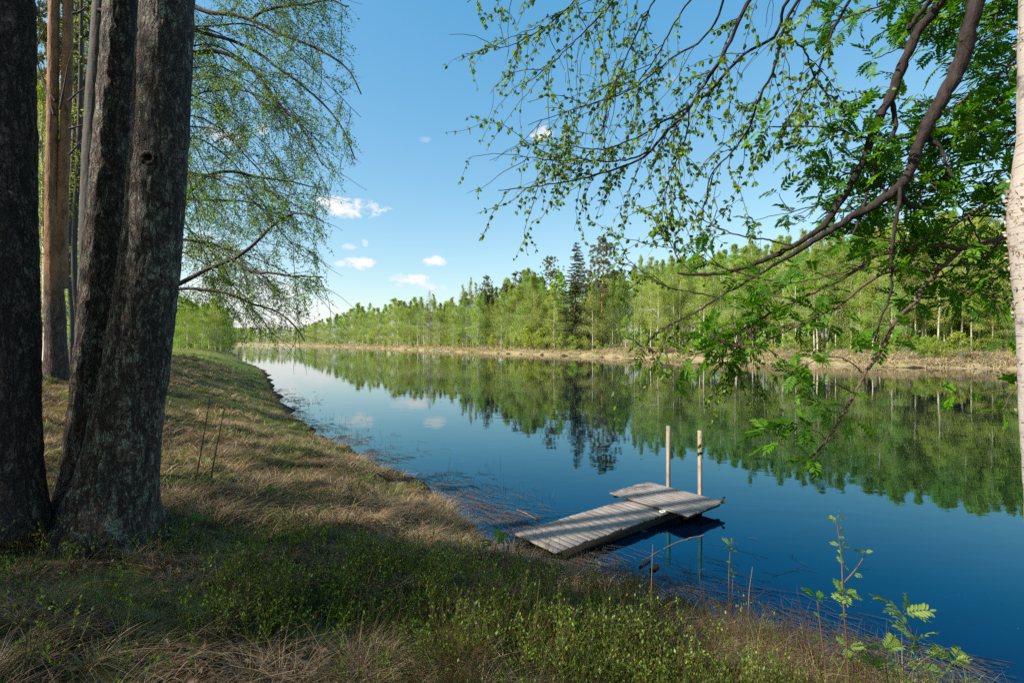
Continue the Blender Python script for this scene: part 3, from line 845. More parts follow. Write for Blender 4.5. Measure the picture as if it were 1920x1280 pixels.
for i in range(205):
    x = rng.uniform(400, 2500); off = rng.uniform(30, 75) if x > 1100 else rng.uniform(18, 60)
    X, Y = far_place(x, off)
    H = float(np.clip((EYE + (640 - prof(x)) / FPX * Y - h1(X, Y)) * 0.97, 5, 22)); s = H / 15; a = rng.uniform(0, 6.28)
    Mx = np.array([[math.cos(a), -math.sin(a), 0], [math.sin(a), math.cos(a), 0], [0, 0, 1]]) * s
    ta, la = low_a[i % 3]
    gw.merge(la, Mx * np.array([[1.25], [1.25], [1]]), (X, Y, h1(X, Y)), float(rng.uniform(-0.2, 0.2))); gwt.merge(ta, Mx, (X, Y, h1(X, Y)))
for i in range(230):
    x = rng.uniform(560, 2500); X, Y = far_place(x, rng.uniform(12, 50)); H = rng.uniform(2.5, 5.5); s = H / 15; a = rng.uniform(0, 6.28)
    Mx = np.array([[math.cos(a), -math.sin(a), 0], [math.sin(a), math.cos(a), 0], [0, 0, 1]]) * s * np.array([[2.6], [2.6], [1]])
    V_, F_, T_ = low_a[i % 3][1]; kk_ = F_[3][: len(F_[3]) // 4]
    gw.merge((V_, {3: kk_}, T_), Mx, (X, Y, h1(X, Y)), float(rng.uniform(-0.2, 0.2)))
for i in range(26):
    Y = rng.uniform(112, 150); x = rng.uniform(290, 432); X = (x - 960) / FPX * Y; H = rng.uniform(9, 12.5) * (0.6 if x > 420 else 1); s = H / 15
    gw.merge(low_a[i % 3][1], np.diag([s * 1.6, s * 1.6, s]), (X, Y, h1(X, Y)), float(rng.uniform(-0.2, 0.2)))
o = build('woodland', gw, M['leaf_far']); tag(o, 'deep green wood filling in behind the far bank trees', 'woodland', kind='stuff')
o2 = build('woodland_trunks', gwt, M['birch_far']); tag(o2, 'pale stems deep inside the wood behind the far bank trees', 'woodland', kind='stuff')

# ------------------------------------------------------------------ trees of the near bank
for i, x in enumerate((318, 338, 352, 366, 380, 392, 404, 414, 424, 432, 345, 372, 398, 418, 300)):
    Y = (88, 100, 92, 104, 96, 110, 104, 114, 118, 122, 120, 126, 124, 130, 98)[i]; X = (x - 960) / FPX * Y
    yt = np.interp(x, [300, 340, 380, 410, 425, 436], [535, 545, 552, 556, 575, 606]) + rng.uniform(0, 16)
    place(P_full[i % 4], 'birch_tree', X, Y, EYE + (640 - yt) / FPX * Y - h1(X, Y), 'leafy green birch at the far end of the near bank meadow', 'birch', 'birches at the end of the meadow', wide=1.5)
for i, (x, d, H, k) in enumerate(((96, 25, 14, 0), (60, 30, 15, 1), (140, 26, 13, 2), (118, 33, 16, 0), (20, 31, 15, 1), (155, 36, 14, 2), (80, 40, 17, 0), (86, 19, 11, 1), (146, 20, 12, 0), (185, 48, 13, 2), (128, 50, 19, 1), (92, 28, 16, 2), (150, 29, 15, 1), (158, 23, 12, 0), (72, 24, 14, 1))):
    X = (x - 960) / FPX * d
    place(P_near[k], 'birch_tree', X, d, H, 'sunlit leafy birch seen between the pine trunks', 'birch', 'sunlit birches behind the pine trunks')
X = (152 - 960) / FPX * 17.5
place(P_pine[1], 'pine_tree', X, 17.5, 16, 'thin young pine in the gap beside the grey birch trunk', 'pine', rz=1.0, wide=0.55)
# unseen wood out of the frame, added to shade bank and dim skylight
for i, (X, Y, H, k) in enumerate(((-9.6, 0.5, 7.9, 0), (-7.7, 0.95, 6.3, 1), (-9, -2.0, 10, 2), (-8, -6.5, 18, 2), (-15, -6.0, 18, 0), (-21, -7, 18, 0), (-24, 12, 16, 2), (-6.2, -4.2, 12, 1), (-5.0, -8.5, 15, 0), (-1.5, -6, 17, 2), (3, -5, 17, 1), (7, -3.5, 15, 0), (0.5, -11, 18, 1), (-14, -0.85, 14.4, 2))):
    place(P_near[k], 'birch_tree', X, Y, H, 'unseen leafy birch of the bank wood, added for its shade', 'birch', 'unseen shade birches beyond the frame')
P_bole = proto_pine(205, 21, 0.70, 2.2, 9000, 0.17)  # bare stems, unseen, added to throw shadow bands on dock and bank
for X, Y in ((-11.0, 3.02), (-11.4, 3.74), (-13.2, 2.5), (-12.5, 6.2), (-13.5, 8.9)):
    place(P_bole, 'pine_tree', X, Y, 21, 'unseen bare stemmed pine added beyond the frame to cast shadow bands', 'pine', 'unseen shade pines beyond the frame', wide=1.0)

# --- big pines in front
def bark_trunk(path, rad, rings, sides, amp, seed, flare=None):
    """a trunk with plated bark: path (n,3), rad (n,)"""
    P = smooth_path(np.column_stack([path, rad]), rings)
    C_, r = P[:, :3], P[:, 3]
    T = nrm(np.gradient(C_, axis=0))
    Nn = nrm(np.cross(T, np.array([[0, 1.0, 0.02]]))); Bb = np.cross(T, Nn)
    a = np.arange(sides) * 2 * math.pi / sides
    base = np.cos(a)[None, :, None] * Nn[:, None] + np.sin(a)[None, :, None] * Bb[:, None]
    q = C_[:, None] + base * r[:, None, None]
    x, y, z = q[..., 0], q[..., 1], q[..., 2]
    wx = (fbm(x * 6, y * 6, z * 3, seed + 21) - 0.5) * 0.16
    ridge = 1 - np.abs(2 * fbm((x + wx) * 15, (y + wx) * 15, z * 4.2, seed, 2) - 1)
    ridge2 = vnoise(x * 34, y * 34, z * 15, seed + 5)
    lump = fbm(x * 3, y * 3, z * 1.6, seed + 9) - 0.5
    disp = -amp * 0.9 * ridge ** 4 + amp * 0.7 * (ridge2 - 0.5) + lump * amp * 2.0
    if flare is not None:
        zb, hh, am = flare
        k = np.exp(-np.clip(z - zb, 0, None) / hh)
        disp = disp + k * am * (0.55 + 0.75 * vnoise(np.cos(a)[None, :] * 1.8 + 5 + 0 * z, np.sin(a)[None, :] * 1.8 + 5 + 0 * z, None, seed + 3))
    V = q + base * disp[..., None]
    idx = np.arange(rings * sides).reshape(rings, sides)
    A, B = idx[:-1], idx[1:]
    F = np.stack([A, np.roll(A, -1, 1), np.roll(B, -1, 1), B], -1).reshape(-1, 4)
    g = Geo(); g.add(V.reshape(-1, 3), F)
    return g


def px_path(pts, d, ztop=None, dd=0.0):
    """pts: (x, y, width) in photo pixels at distance d -> path and radii"""
    P = np.array([at(x, y, d) for x, y, w_ in pts]); r = np.array([w_ * d / FPX / 2 / math.sqrt(1 + ((x - 960) / FPX) ** 2) for x, y, w_ in pts])
    return P, r


def pine_crown(g_seed, top, n, cw, z0, z1, nbr=34):
    """needle crown and limbs round a stem at top (x, y), heights z0..z1"""
    g = np.random.default_rng(g_seed)
    t = np.sort(g.uniform(0, 1, nbr)); zb = z0 + (z1 - z0) * t
    L = cw * (0.25 + np.minimum(1, 1.6 * (1 - t))) * g.uniform(0.5, 1.1, nbr)
    a = g.uniform(0, 6.28, nbr); e = np.radians(g.uniform(0, 35, nbr))
    BP = strands(np.stack([np.full(nbr, top[0]), np.full(nbr, top[1]), zb], -1), np.stack([np.cos(a) * np.cos(e), np.sin(a) * np.cos(e), np.sin(e)], -1), L, 7, -0.03, 0.15, g)
    gl = Geo(); tubes(gl, BP, 0.06 * np.linspace(1, 0.2, 7)[None] * np.ones((nbr, 1)), 5)
    ncl = nbr * 7; bi = g.integers(0, nbr, ncl); cp, tg = pick(BP[bi], g.beta(2, 1, ncl)); cp = cp + g.normal(0, 0.28, (ncl, 3))
    ci = g.integers(0, ncl, n); d = nrm(g.normal(0, 1, (n, 3)) + tg[ci] * 0.5)
    gc = Geo(); leaves(gc, cp[ci] + d * 0.08, d, g.uniform(0.18, 0.34, n), 0.22, 0.2, g=g)
    return gl, gc


DP = 4.45
zb = at(200, 985, DP)[2]
pine = empty('pine_tree', (0, 0, 0), label='massive twin-stemmed pine with lichened furrowed bark at the top of the bank', cat='pine')
pr, rr_ = px_path([(338, -1500, 70), (326, -700, 95), (318, -200, 106), (313, 0, 110), (298, 300, 114), (281, 500, 120), (262, 650, 130), (240, 780, 142), (222, 880, 158), (208, 960, 178), (204, 1010, 190)], DP)
g1 = bark_trunk(pr[::-1], rr_[::-1], 420, 150, 0.011, 31, (zb, 0.26, 0.095))
build('trunk', g1, M['pine_bark'], pine, True)
pl_, rl_ = px_path([(262, -1500, 50), (240, -700, 62), (230, -200, 70), (228, 0, 74), (223, 150, 80), (213, 300, 88), (204, 450, 98), (198, 600, 112), (193, 750, 128), (186, 880, 145), (180, 985, 160), (178, 1020, 165)], DP + 0.22)
g2 = bark_trunk(pl_[::-1], rl_[::-1], 380, 120, 0.011, 47, (zb, 0.26, 0.095))
build('trunk', g2, M['pine_bark'], pine, True)
for top, sd in ((pr[0], 401), (pl_[0], 402)):
    gl, gc = pine_crown(sd, top, 9000, 2.6, 8.5, 14.5)
    build('limbs', gl, M['pine_bark_dark'], pine); build('crown', gc, M['needle_pine'], pine)
# knot hole: a raised lip round a dark hollow
kp = at(279, 296, DP - 0.268)
g = Geo()
ka = np.linspace(0, 2 * math.pi, 25)[:-1]
ring = np.stack([kp[0] + 0.052 * np.cos(ka), np.full(24, kp[1]), kp[2] + 0.045 * np.sin(ka)], -1)
ring = np.vstack([ring, ring[:1]]) + rng.normal(0, 0.003, (25, 3))
tubes(g, ring, 0.014 + rng.uniform(0, 0.012, 25), 8)
build('knot', g, M['pine_bark_dark'], pine, True)
g = Geo(); hub = np.array([[kp[0], kp[1] + 0.03, kp[2]]]); rim = np.stack([kp[0] + 0.047 * np.cos(ka), np.full(24, kp[1] - 0.006), kp[2] + 0.040 * np.sin(ka)], -1)
g.add(np.vstack([rim, hub]), np.stack([np.arange(24), np.roll(np.arange(24), -1), np.full(24, 24)], -1))
m, nt, out = new_mat('hollow_wood'); p = nt.nodes.new('ShaderNodeBsdfPrincipled'); p.inputs['Base Color'].default_value = (0.012, 0.009, 0.008, 1); p.inputs['Roughness'].default_value = 1
nt.links.new(p.outputs[0], out.inputs[0]); build('knot_hollow', g, m, pine)

DA = 4.1
pineA = empty('pine_tree', (0, 0, 0), label='thick dark pine trunk cut by the edge of the picture', cat='pine')
pa, ra = px_path([(-30, -1400, 90), (-10, -500, 120), (2, 0, 134), (6, 300, 140), (9, 600, 146), (10, 800, 150), (6, 900, 160), (2, 990, 184)], DA)
g1 = bark_trunk(pa[::-1], ra[::-1], 300, 120, 0.014, 53, (at(0, 960, DA)[2], 0.2, 0.06))
build('trunk', g1, M['pine_bark_dark'], pineA, True)
gl, gc = pine_crown(403, pa[0], 9000, 2.6, 8.5, 15.0); build('limbs', gl, M['pine_bark_dark'], pineA); build('crown', gc, M['needle_pine'], pineA)

# twin orange pine further back
DC = ground_hit(106, 712)
pineC = empty('pine_tree', (0, 0, 0), label='slim twin-stemmed pine with smooth orange upper bark behind the big trunks', cat='pine')
pc, rc = px_path([(106, -1300, 12), (103, -500, 18), (101, 0, 23), (99, 180, 25), (97, 350, 27), (99, 450, 34), (102, 560, 42), (105, 660, 48), (106, 725, 58)], DC)
build('trunk', bark_trunk(pc[::-1], rc[::-1], 240, 60, 0.012, 61), M['pine_bark_orange'], pineC, True)
pd, rd = px_path([(142, -1300, 12), (134, -500, 18), (128, 0, 22), (124, 200, 23), (118, 350, 25), (114, 450, 30), (112, 540, 36)], DC + 0.12)
build('trunk', bark_trunk(pd[::-1], rd[::-1], 200, 60, 0.012, 67), M['pine_bark_orange'], pineC, True)
gl, gc = pine_crown(404, (pc[0] + pd[0]) / 2, 9000, 2.6, 15.5, 21); build('limbs', gl, M['pine_bark_dark'], pineC); build('crown', gc, M['needle_pine'], pineC)
g = Geo()
for pts in ([(102, 215), (85, 160), (72, 125), (70, 85), (92, 40)], [(112, 205), (120, 165), (128, 120), (138, 88)], [(128, 190), (148, 172), (168, 162)], [(104, 190), (82, 150), (76, 120)], [(130, 242), (150, 236), (165, 232)], [(130, 290), (146, 272), (160, 256)], [(136, 26), (150, 22), (165, 10)]):
    P = smooth_path(np.array([at(x, y, DC - 0.1 + 0.02 * i) for i, (x, y) in enumerate(pts)]), 12)
    tubes(g, P, np.linspace(0.032, 0.008, 12) * (1 + rng.normal(0, 0.12, 12)), 6)
build('dead_limbs', g, M['twig_dark'], pineC, True)

# two thin stems low in the gap
for x0, x1, y0, w_, lb in ((146, 141, 705, 12, 'thin grey birch stem in the gap, standing nearer the twin orange pine'), (134, 131, 690, 9, 'thinnest pale birch stem low in the gap behind the orange pine')):
    d = ground_hit(x0, y0)
    P, r_ = px_path([(x1 + 14, -300, w_ * .2), (x1 + 9, 200, w_ * .5), (x1 - 2, 480, w_ * .85), (x0 + 1, 600, w_), (x0, y0 + 6, w_ * 1.2)], d)
    t = empty('birch_tree', (0, 0, 0), label=lb, cat='birch')
    g = Geo(); tubes(g, smooth_path(P[::-1], 40), np.interp(np.linspace(0, 1, 40), np.linspace(0, 1, 5), r_[::-1]), 10); build('trunk', g, M['birch_bark_old_shaded'], t, True)
    n = 30; u = rng.uniform(0.3, 1, n); pb, tg = pick(np.repeat(smooth_path(P[::-1], 40)[None], n, 0), u)
    S = strands(pb, spread_dirs(tg, 40, 80), rng.uniform(0.6, 1.8, n), 7, 0.08, 0.15); g = Geo(); tubes(g, S, np.full((n, 7), 0.012) * np.linspace(1, .3, 7)[None], 4); build('limbs', g, M['twig_dark'], t)
    q = 2600; si = rng.integers(0, n, q); pb, tg = pick(S[si], rng.uniform(0.1, 1, q)); g = Geo()
    leaves(g, pb + rng.normal(0, 0.16, (q, 3)), rng.normal(0, 1, (q, 3)) + np.array([0, 0, -.5]), rng.uniform(0.05, 0.09, q), 0.75, 0.3); build('crown', g, M['leaf_far'], t)

# ------------------------------------------------------------------ weeping birch behind the pines
DB = 9.0
wb = empty('birch_tree', (0, 0, 0), label='weeping birch with grey trunk and long drooping twigs over the bank', cat='birch')
pw, rw = px_path([(215, -900, 22), (203, -300, 36), (193, 0, 42), (180, 200, 45), (172, 400, 47), (168, 600, 50), (164, 740, 60)], DB)
build('trunk', bark_trunk(pw[::-1], rw[::-1], 240, 60, 0.010, 71), M['birch_bark_old_shaded'], wb, True)
gL = Geo(); gT = Geo(); gLf = Geo()
limbs = []
TR = [([(190, -150), (300, -40), (371, 14), (433, 25), (476, 39), (520, 62), (578, 82), (640, 120), (668, 170)], 11, 8.6, 7.6),
      ([(469, 39), (500, 20), (566, 12), (609, 4), (650, 20)], 6, 8.2, 7.8),
      ([(185, 20), (300, 40), (373, 60), (422, 72), (469, 94), (519, 129), (566, 164), (609, 203), (644, 250), (662, 300)], 9, 8.8, 8.4),
      ([(180, 130), (300, 100), (369, 98), (410, 98), (449, 117), (488, 156), (515, 195), (547, 226), (578, 265), (600, 310)], 11, 9.0, 8.0),
      ([(176, 420), (280, 400), (350, 367), (383, 332), (430, 322), (488, 332), (540, 340), (590, 352)], 10, 9.0, 8.8),
      ([(174, 400), (290, 375), (348, 373), (391, 375), (449, 375), (508, 387), (560, 400)], 6, 9.1, 10.0),
      ([(170, 600), (270, 560), (336, 534), (390, 508), (437, 485), (469, 461), (500, 430), (527, 410), (560, 400), (600, 420)], 12, 8.8, 7.9),
      ([(437, 486), (473, 508), (520, 514), (566, 516), (610, 520)], 6, 8.2, 7.8),
      ([(170, 610), (270, 570), (336, 542), (390, 544), (430, 550), (469, 567), (508, 579), (547, 606), (570, 640)], 9, 9.1, 9.0)]
for pts, wpx, d0, d1 in TR:
    P = np.array([at(x, y, d0 + (d1 - d0) * i / (len(pts) - 1)) for i, (x, y) in enumerate(pts)])
    S = smooth_path(P, 26); S[2:] += np.cumsum(rng.normal(0, 0.008, (24, 3)), axis=0)
    tubes(gL, S, np.linspace(wpx, 2.2, 26) * d0 / FPX / 2, 7); limbs.append(smooth_path(S, 26))
TG = [(655, 30), (672, 120), (678, 215), (662, 285), (640, 345), (600, 290), (560, 230), (628, 420), (622, 470), (612, 540), (585, 600), (540, 560), (480, 610), (430, 580), (390, 500), (370, 420), (420, 240), (400, 180), (470, 300), (520, 380), (640, -60), (560, -100), (470, -120), (600, 130), (500, 210), (360, 300), (580, 470), (545, 450), (450, 440), (640, 90), (600, 40), (520, 0), (430, -40), (560, 330), (520, 630), (610, 250)]
for tx, ty in TG:
    if tx > 560: tx -= 28
    d0 = rng.uniform(7.4, 10.4); y0 = ty - rng.uniform(40, 190)
    sx_ = 168 + 30 * (600 - y0) / 900
    mx_, my_ = (sx_ + tx) / 2 + rng.uniform(-20, 50), min(y0, ty) - rng.uniform(20, 80)
    P = np.array([at(sx_, y0, DB), at((sx_ + mx_) / 2, (y0 + my_) / 2 - 15, (DB * 2 + d0) / 3), at(mx_, my_, (DB + 2 * d0) / 3), at((mx_ + tx) / 2 + 10, (my_ + ty) / 2 - 10, d0), at(tx, ty, d0)])
    S = smooth_path(P, 26); S[1:] += np.cumsum(rng.normal(0, 0.012, (25, 3)), axis=0)
    tubes(gL, S, np.linspace(0.022, 0.004, 26), 5); limbs.append(S)
LB = np.stack(limbs)
nS = 760
li = rng.integers(0, len(LB), nS); u = rng.uniform(0.30, 1, nS); p, tg = pick(LB[li], u)
SB = strands(p, spread_dirs(tg, 20, 75), rng.uniform(0.35, 1.15, nS), 8, 0.07, 0.14)
SB = SB[SB[:, -1, 0] / SB[:, -1, 1] < (690 - 960) / 960.0]; nS = len(SB)
tubes(gT, SB, np.full((nS, 8), 0.0055) * np.linspace(1, 0.4, 8)[None], 4)
nT = 5600
si = rng.integers(0, nS, nT); p, tg = pick(SB[si], rng.uniform(0.1, 1, nT))
TB = strands(p, spread_dirs(tg, 15, 60), rng.uniform(0.12, 0.50, nT), 7, 0.15, 0.16)
def in_outline(P, slack=10.0):
    xs = 960 + FPX * P[..., 0] / P[..., 1]; ys = 640 - FPX * (P[..., 2] - EYE) / P[..., 1]
    lim = np.interp(ys, [-100, 0, 100, 200, 300, 350, 420, 480, 560, 620, 660], [640, 655, 670, 682, 668, 645, 628, 622, 616, 566, 530])
    return (xs < lim + rng.normal(0, slack, xs.shape)) & (ys < 668 + rng.normal(0, 6, xs.shape))
keepT = in_outline(TB[:, -1]); TB = TB[keepT]; nT = len(TB)
tubes(gT, TB, np.full((nT, 7), 0.0022) * np.linspace(1, 0.6, 7)[None], 3)
nLf = 84000
ti = rng.integers(0, nT, nLf); p, tg = pick(TB[ti], rng.uniform(0.05, 1, nLf))
leaves(gLf, p + rng.normal(0, 0.022, (nLf, 3)), nrm(spread_dirs(tg, 20, 80) + np.array([0, 0, -0.35])), rng.uniform(0.019, 0.036, nLf), 0.75, 0.3)
build('limbs', gL, M['twig_dark'], wb, True); build('twigs', gT, M['twig_dark'], wb); build('crown', gLf, M['leaf_left'], wb)

# ------------------------------------------------------------------ birch and rowan on the right
DR = 2.6
rb = empty('birch_tree', (0, 0, 0), label='white barked birch with peeling curls, its limbs hanging over the water', cat='birch')
pt = [(1975, -900, 78), (1962, -400, 88), (1955, -100, 92), (1952, 120, 94), (1950, 260, 96), (1940, 400, 110), (1944, 500, 104), (1950, 620, 96), (1956, 800, 96), (1966, 950, 98), (1985, 1250, 112), (1990, 1500, 135)]
P, r_ = px_path(pt, DR)
PR_TRUNK = P
build('trunk', bark_trunk(P[::-1], r_[::-1], 300, 90, 0.004, 83), M['birch_bark'], rb, True)
# curls of loose bark
g = Geo()
nC = 260
for i in range(nC):
    y = rng.choice([rng.normal(430, 55), rng.normal(60, 40), rng.normal(720, 60), rng.normal(560, 40)], p=[0.68, 0.12, 0.1, 0.1])
    j = np.interp(y, [q[1] for q in pt], np.arange(len(pt))); i0 = int(min(j, len(pt) - 2)); f = j - i0
    c = P[i0] * (1 - f) + P[i0 + 1] * f; rad = r_[i0] * (1 - f) + r_[i0 + 1] * f
    a = rng.uniform(math.pi * 0.75, math.pi * 1.75)
    nrm_ = np.array([math.cos(a), math.sin(a), 0]); tan = np.array([-math.sin(a), math.cos(a), 0])
    hgt_ = rng.uniform(0.004, 0.016); ln = rng.uniform(0.006, 0.024); sg = rng.choice([-1, 1])
    K = 6; V = []
    for k in range(K):
        th = k / (K - 1) * rng.uniform(1.5, 2.6)
        q = c + nrm_ * (rad - 0.001 + ln * 0.6 * (1 - math.cos(th))) + tan * sg * ln * math.sin(th) * 0.8
        V += [q - np.array([0, 0, hgt_ / 2]), q + np.array([0, 0, hgt_ / 2]) + nrm_ * 0.004]
    F = [(2 * k, 2 * k + 2, 2 * k + 3, 2 * k + 1) for k in range(K - 1)]
    g.add(V, F, rng.uniform(0, 1))
M['bark_curl'] = leaf_mat('bark_curl', (0.22, 0.15, 0.11), (0.66, 0.58, 0.50), 0.2, 0.04, 0, 0)
build('bark_curls', g, M['bark_curl'], rb)

gL = Geo(); gT = Geo(); gF = Geo()
def limb(geo, pts, w0, w1, d0, d1, sides=8, n=48, rough=0.0, pw=1.0):
    P = np.array([at(x, y, d0 + (d1 - d0) * i / (len(pts) - 1)) for i, (x, y) in enumerate(pts)])
    S = smooth_path(P, n)
    S[1:-1] += rng.normal(0, 0.0028, (n - 2, 3))
    w0 = w0 * 0.8
    rad = (w1 + (w0 - w1) * (1 - np.linspace(0, 1, n)) ** pw) * d0 / FPX / 2
    if rough:
        rad = rad * (1 + rng.normal(0, rough, n))
    tubes(geo, S, rad, sides)
    return S

BL = []
LIMBS = [
 ([(1955, -420), (1900, -250), (1850, -90), (1832, 0), (1815, 60), (1805, 110), (1770, 180), (1735, 240), (1708, 315), (1690, 345), (1640, 385), (1600, 405), (1560, 430), (1520, 455), (1480, 480), (1445, 500)], 50, 6, 2.62, 3.0, 12, 90, 0.09, 0.75),
 ([(1690, 345), (1693, 372), (1712, 388), (1748, 386)], 15, 8, 2.83, 2.9, 9, 24, 0.1, 1),
 ([(1688, 352), (1684, 400), (1676, 440), (1670, 480), (1672, 540), (1655, 590), (1640, 640)], 9, 3, 2.82, 2.8, 7, 30, 0.08, 1),
 ([(1955, -470), (1860, -220), (1800, -80), (1765, -5), (1745, 28), (1715, 70), (1690, 130), (1665, 190), (1640, 240), (1620, 300), (1605, 325), (1580, 370), (1555, 410), (1530, 435), (1490, 460), (1450, 480), (1400, 500), (1350, 512), (1310, 515), (1270, 512)], 32, 4, 2.7, 3.2, 11, 100, 0.08, 0.7),
 ([(1790, -60), (1745, 0), (1720, 30), (1704, 56)], 12, 9, 2.7, 2.75, 8, 20, 0.12, 1),
 ([(1672, 190), (1678, 222), (1672, 258), (1647, 288), (1638, 330), (1622, 370), (1615, 400), (1600, 440)], 11, 4, 2.9, 2.9, 8, 36, 0.1, 1),
 ([(1640, 332), (1655, 350), (1660, 370), (1672, 395)], 6, 3, 2.9, 2.85, 6, 16, 0.1, 1),
 ([(1735, 250), (1765, 280), (1770, 300), (1785, 330)], 10, 4, 2.8, 2.75, 7, 16, 0.1, 1),
 ([(1900, -380), (1600, -180), (1470, -70), (1407, 0), (1352, 111), (1324, 150), (1290, 206), (1251, 245), (1218, 284), (1184, 306), (1095, 334), (1000, 350), (934, 357)], 15, 2, 2.7, 3.7, 8, 80, 0.05, 0.8),
 ([(1218, 284), (1170, 300), (1110, 302), (1040, 300), (965, 293)], 5, 1.5, 3.3, 3.7, 5, 30, 0.05, 1),
 ([(1290, 206), (1288, 250), (1260, 320), (1245, 380), (1240, 440)], 4, 1.5, 3.3, 3.3, 5, 26, 0.05, 1),
 ([(1900, -330), (1680, -130), (1560, -40), (1500, 0), (1468, 56), (1449, 139), (1430, 167), (1407, 234), (1374, 284), (1335, 323), (1325, 380)], 13, 2, 2.7, 3.3, 8, 60, 0.06, 0.8),
 ([(1560, -60), (1477, 0), (1457, 61), (1385, 111), (1324, 178), (1250, 225), (1190, 260), (1120, 280), (1050, 270)], 9, 2, 2.8, 3.6, 7, 50, 0.05, 0.8),
 ([(1660, -90), (1600, -10), (1560, 60), (1540, 120), (1500, 190), (1462, 240)], 9, 2, 2.7, 3.0, 7, 40, 0.05, 0.9),
 ([(1468, 56), (1510, 100), (1530, 150), (1580, 200), (1620, 210)], 5, 1.5, 2.9, 2.9, 5, 24, 0.05, 1),
 ([(1900, -420), (1500, -260), (1250, -130), (1080, -70), (960, -30), (900, -20), (876, 5)], 12, 2, 2.7, 3.9, 7, 60, 0.05, 0.9),
 ([(1250, -130), (1151, 0), (1067, 89), (1010, 140), (978, 162)], 6, 1.5, 3.2, 3.6, 5, 36, 0.05, 1),
 ([(1150, -90), (1060, 20), (990, 70), (930, 95)], 5, 1.5, 3.4, 3.8, 5, 30, 0.05, 1),
 ([(1300, -100), (1215, 20), (1170, 120), (1140, 200), (1120, 250), (1050, 240)], 5, 1.5, 3.2, 3.4, 5, 36, 0.05, 1),
 ([(1380, -60), (1330, 60), (1260, 110), (1180, 170), (1090, 200), (990, 235)], 6, 1.5, 3.0, 3.7, 5, 36, 0.05, 1),
 ([(1350, -60), (1280, 20), (1240, 90), (1200, 150), (1150, 180), (1080, 205)], 5, 1.5, 3.0, 3.4, 5, 36, 0.05, 1),
 ([(1445, 500), (1395, 531), (1349, 557), (1315, 579), (1253, 612), (1215, 639)], 7, 2, 3.0, 3.4, 6, 40, 0.05, 1),
 ([(1349, 557), (1300, 548), (1248, 536), (1196, 502), (1165, 478)], 4, 1.5, 3.2, 3.5, 5, 30, 0.05, 1),
 ([(1310, 515), (1275, 490), (1250, 440), (1235, 410)], 4, 1.5, 3.2, 3.4, 5, 24, 0.05, 1),
 ([(1490, 462), (1440, 450), (1385, 440), (1340, 425), (1290, 395)], 5, 1.5, 3.0, 3.3, 5, 30, 0.05, 1),
 ([(1253, 612), (1240, 660), (1225, 700)], 3, 1.2, 3.3, 3.3, 4, 20, 0.05, 1),
 ([(1425, 500), (1415, 560), (1400, 640), (1385, 700)], 4, 1.2, 3.0, 3.0, 4, 24, 0.05, 1),
]
for k, (pts, w0, w1, d0, d1, sd, n, ro, pw_) in enumerate(LIMBS):
    BL.append(limb(gL, pts, w0, w1, d0, d1, sd, n, ro, pw_))
def resamp(S, n=30): return smooth_path(S, n)
THIN = [resamp(BL[i]) for i in (8, 9, 10, 11, 12, 13, 14, 15, 16, 17, 18, 19, 20, 21, 22, 23, 24, 25, 26)]
len_ = np.array([np.linalg.norm(np.diff(s, axis=0), axis=1).sum() for s in THIN]); TH = np.stack(THIN)
nS = 210
li = rng.choice(len(TH), nS, p=len_ / len_.sum()); p, tg = pick(TH[li], rng.uniform(0.22, 1, nS) ** 0.8)
SB = strands(p, spread_dirs(tg, 20, 60), rng.uniform(0.15, 0.62, nS), 9, 0.09, 0.17)
tubes(gT, SB, np.full((nS, 9), 0.0030) * np.linspace(1, 0.45, 9)[None], 5)
nT = 520
si = rng.integers(0, nS, nT); p, tg = pick(SB[si], rng.uniform(0.1, 1, nT))
TB = strands(p, spread_dirs(tg, 15, 60), rng.uniform(0.06, 0.30, nT), 7, 0.15, 0.18)
tubes(gT, TB, np.full((nT, 7), 0.0016) * np.linspace(1, 0.6, 7)[None], 4)
# hanging twigs from the limbs
nH = 52
li = rng.choice([7, 0, 3, 4, 8, 9, 10, 11, 12], nH); p, tg = pick(TH[li], rng.uniform(0.25, 0.95, nH))
HB = strands(p, nrm(tg * 0.5 + np.array([0, 0, -0.6]) + rng.normal(0, 0.25, (nH, 3))), rng.uniform(0.25, 0.85, nH), 12, 0.14, 0.13)
tubes(gT, HB, np.full((nH, 12), 0.0022) * np.linspace(1, 0.5, 12)[None], 4)
def tufts(S, per, g=None):
    """small groups of two or three leaves along strands"""
    B = len(S); n = B * per
    bi = np.repeat(np.arange(B), per); u = (np.tile(np.arange(per), B) + rng.uniform(0.2, 0.9, n)) / per
    p, tg = pick(S[bi], u)
    k = rng.integers(1, 4, n); p = np.repeat(p, k, 0); tg = np.repeat(tg, k, 0); n2 = len(p)
    d = nrm(spread_dirs(tg, 25, 75) + np.array([0, 0, -0.30]))
    p = p + d * 0.005
    leaves(gF, p, d, rng.uniform(0.018, 0.040, n2), 0.72, 0.3, rich=True)
tufts(SB[:165], 8); tufts(TB[:450], 4); tufts(HB[:44], 9)
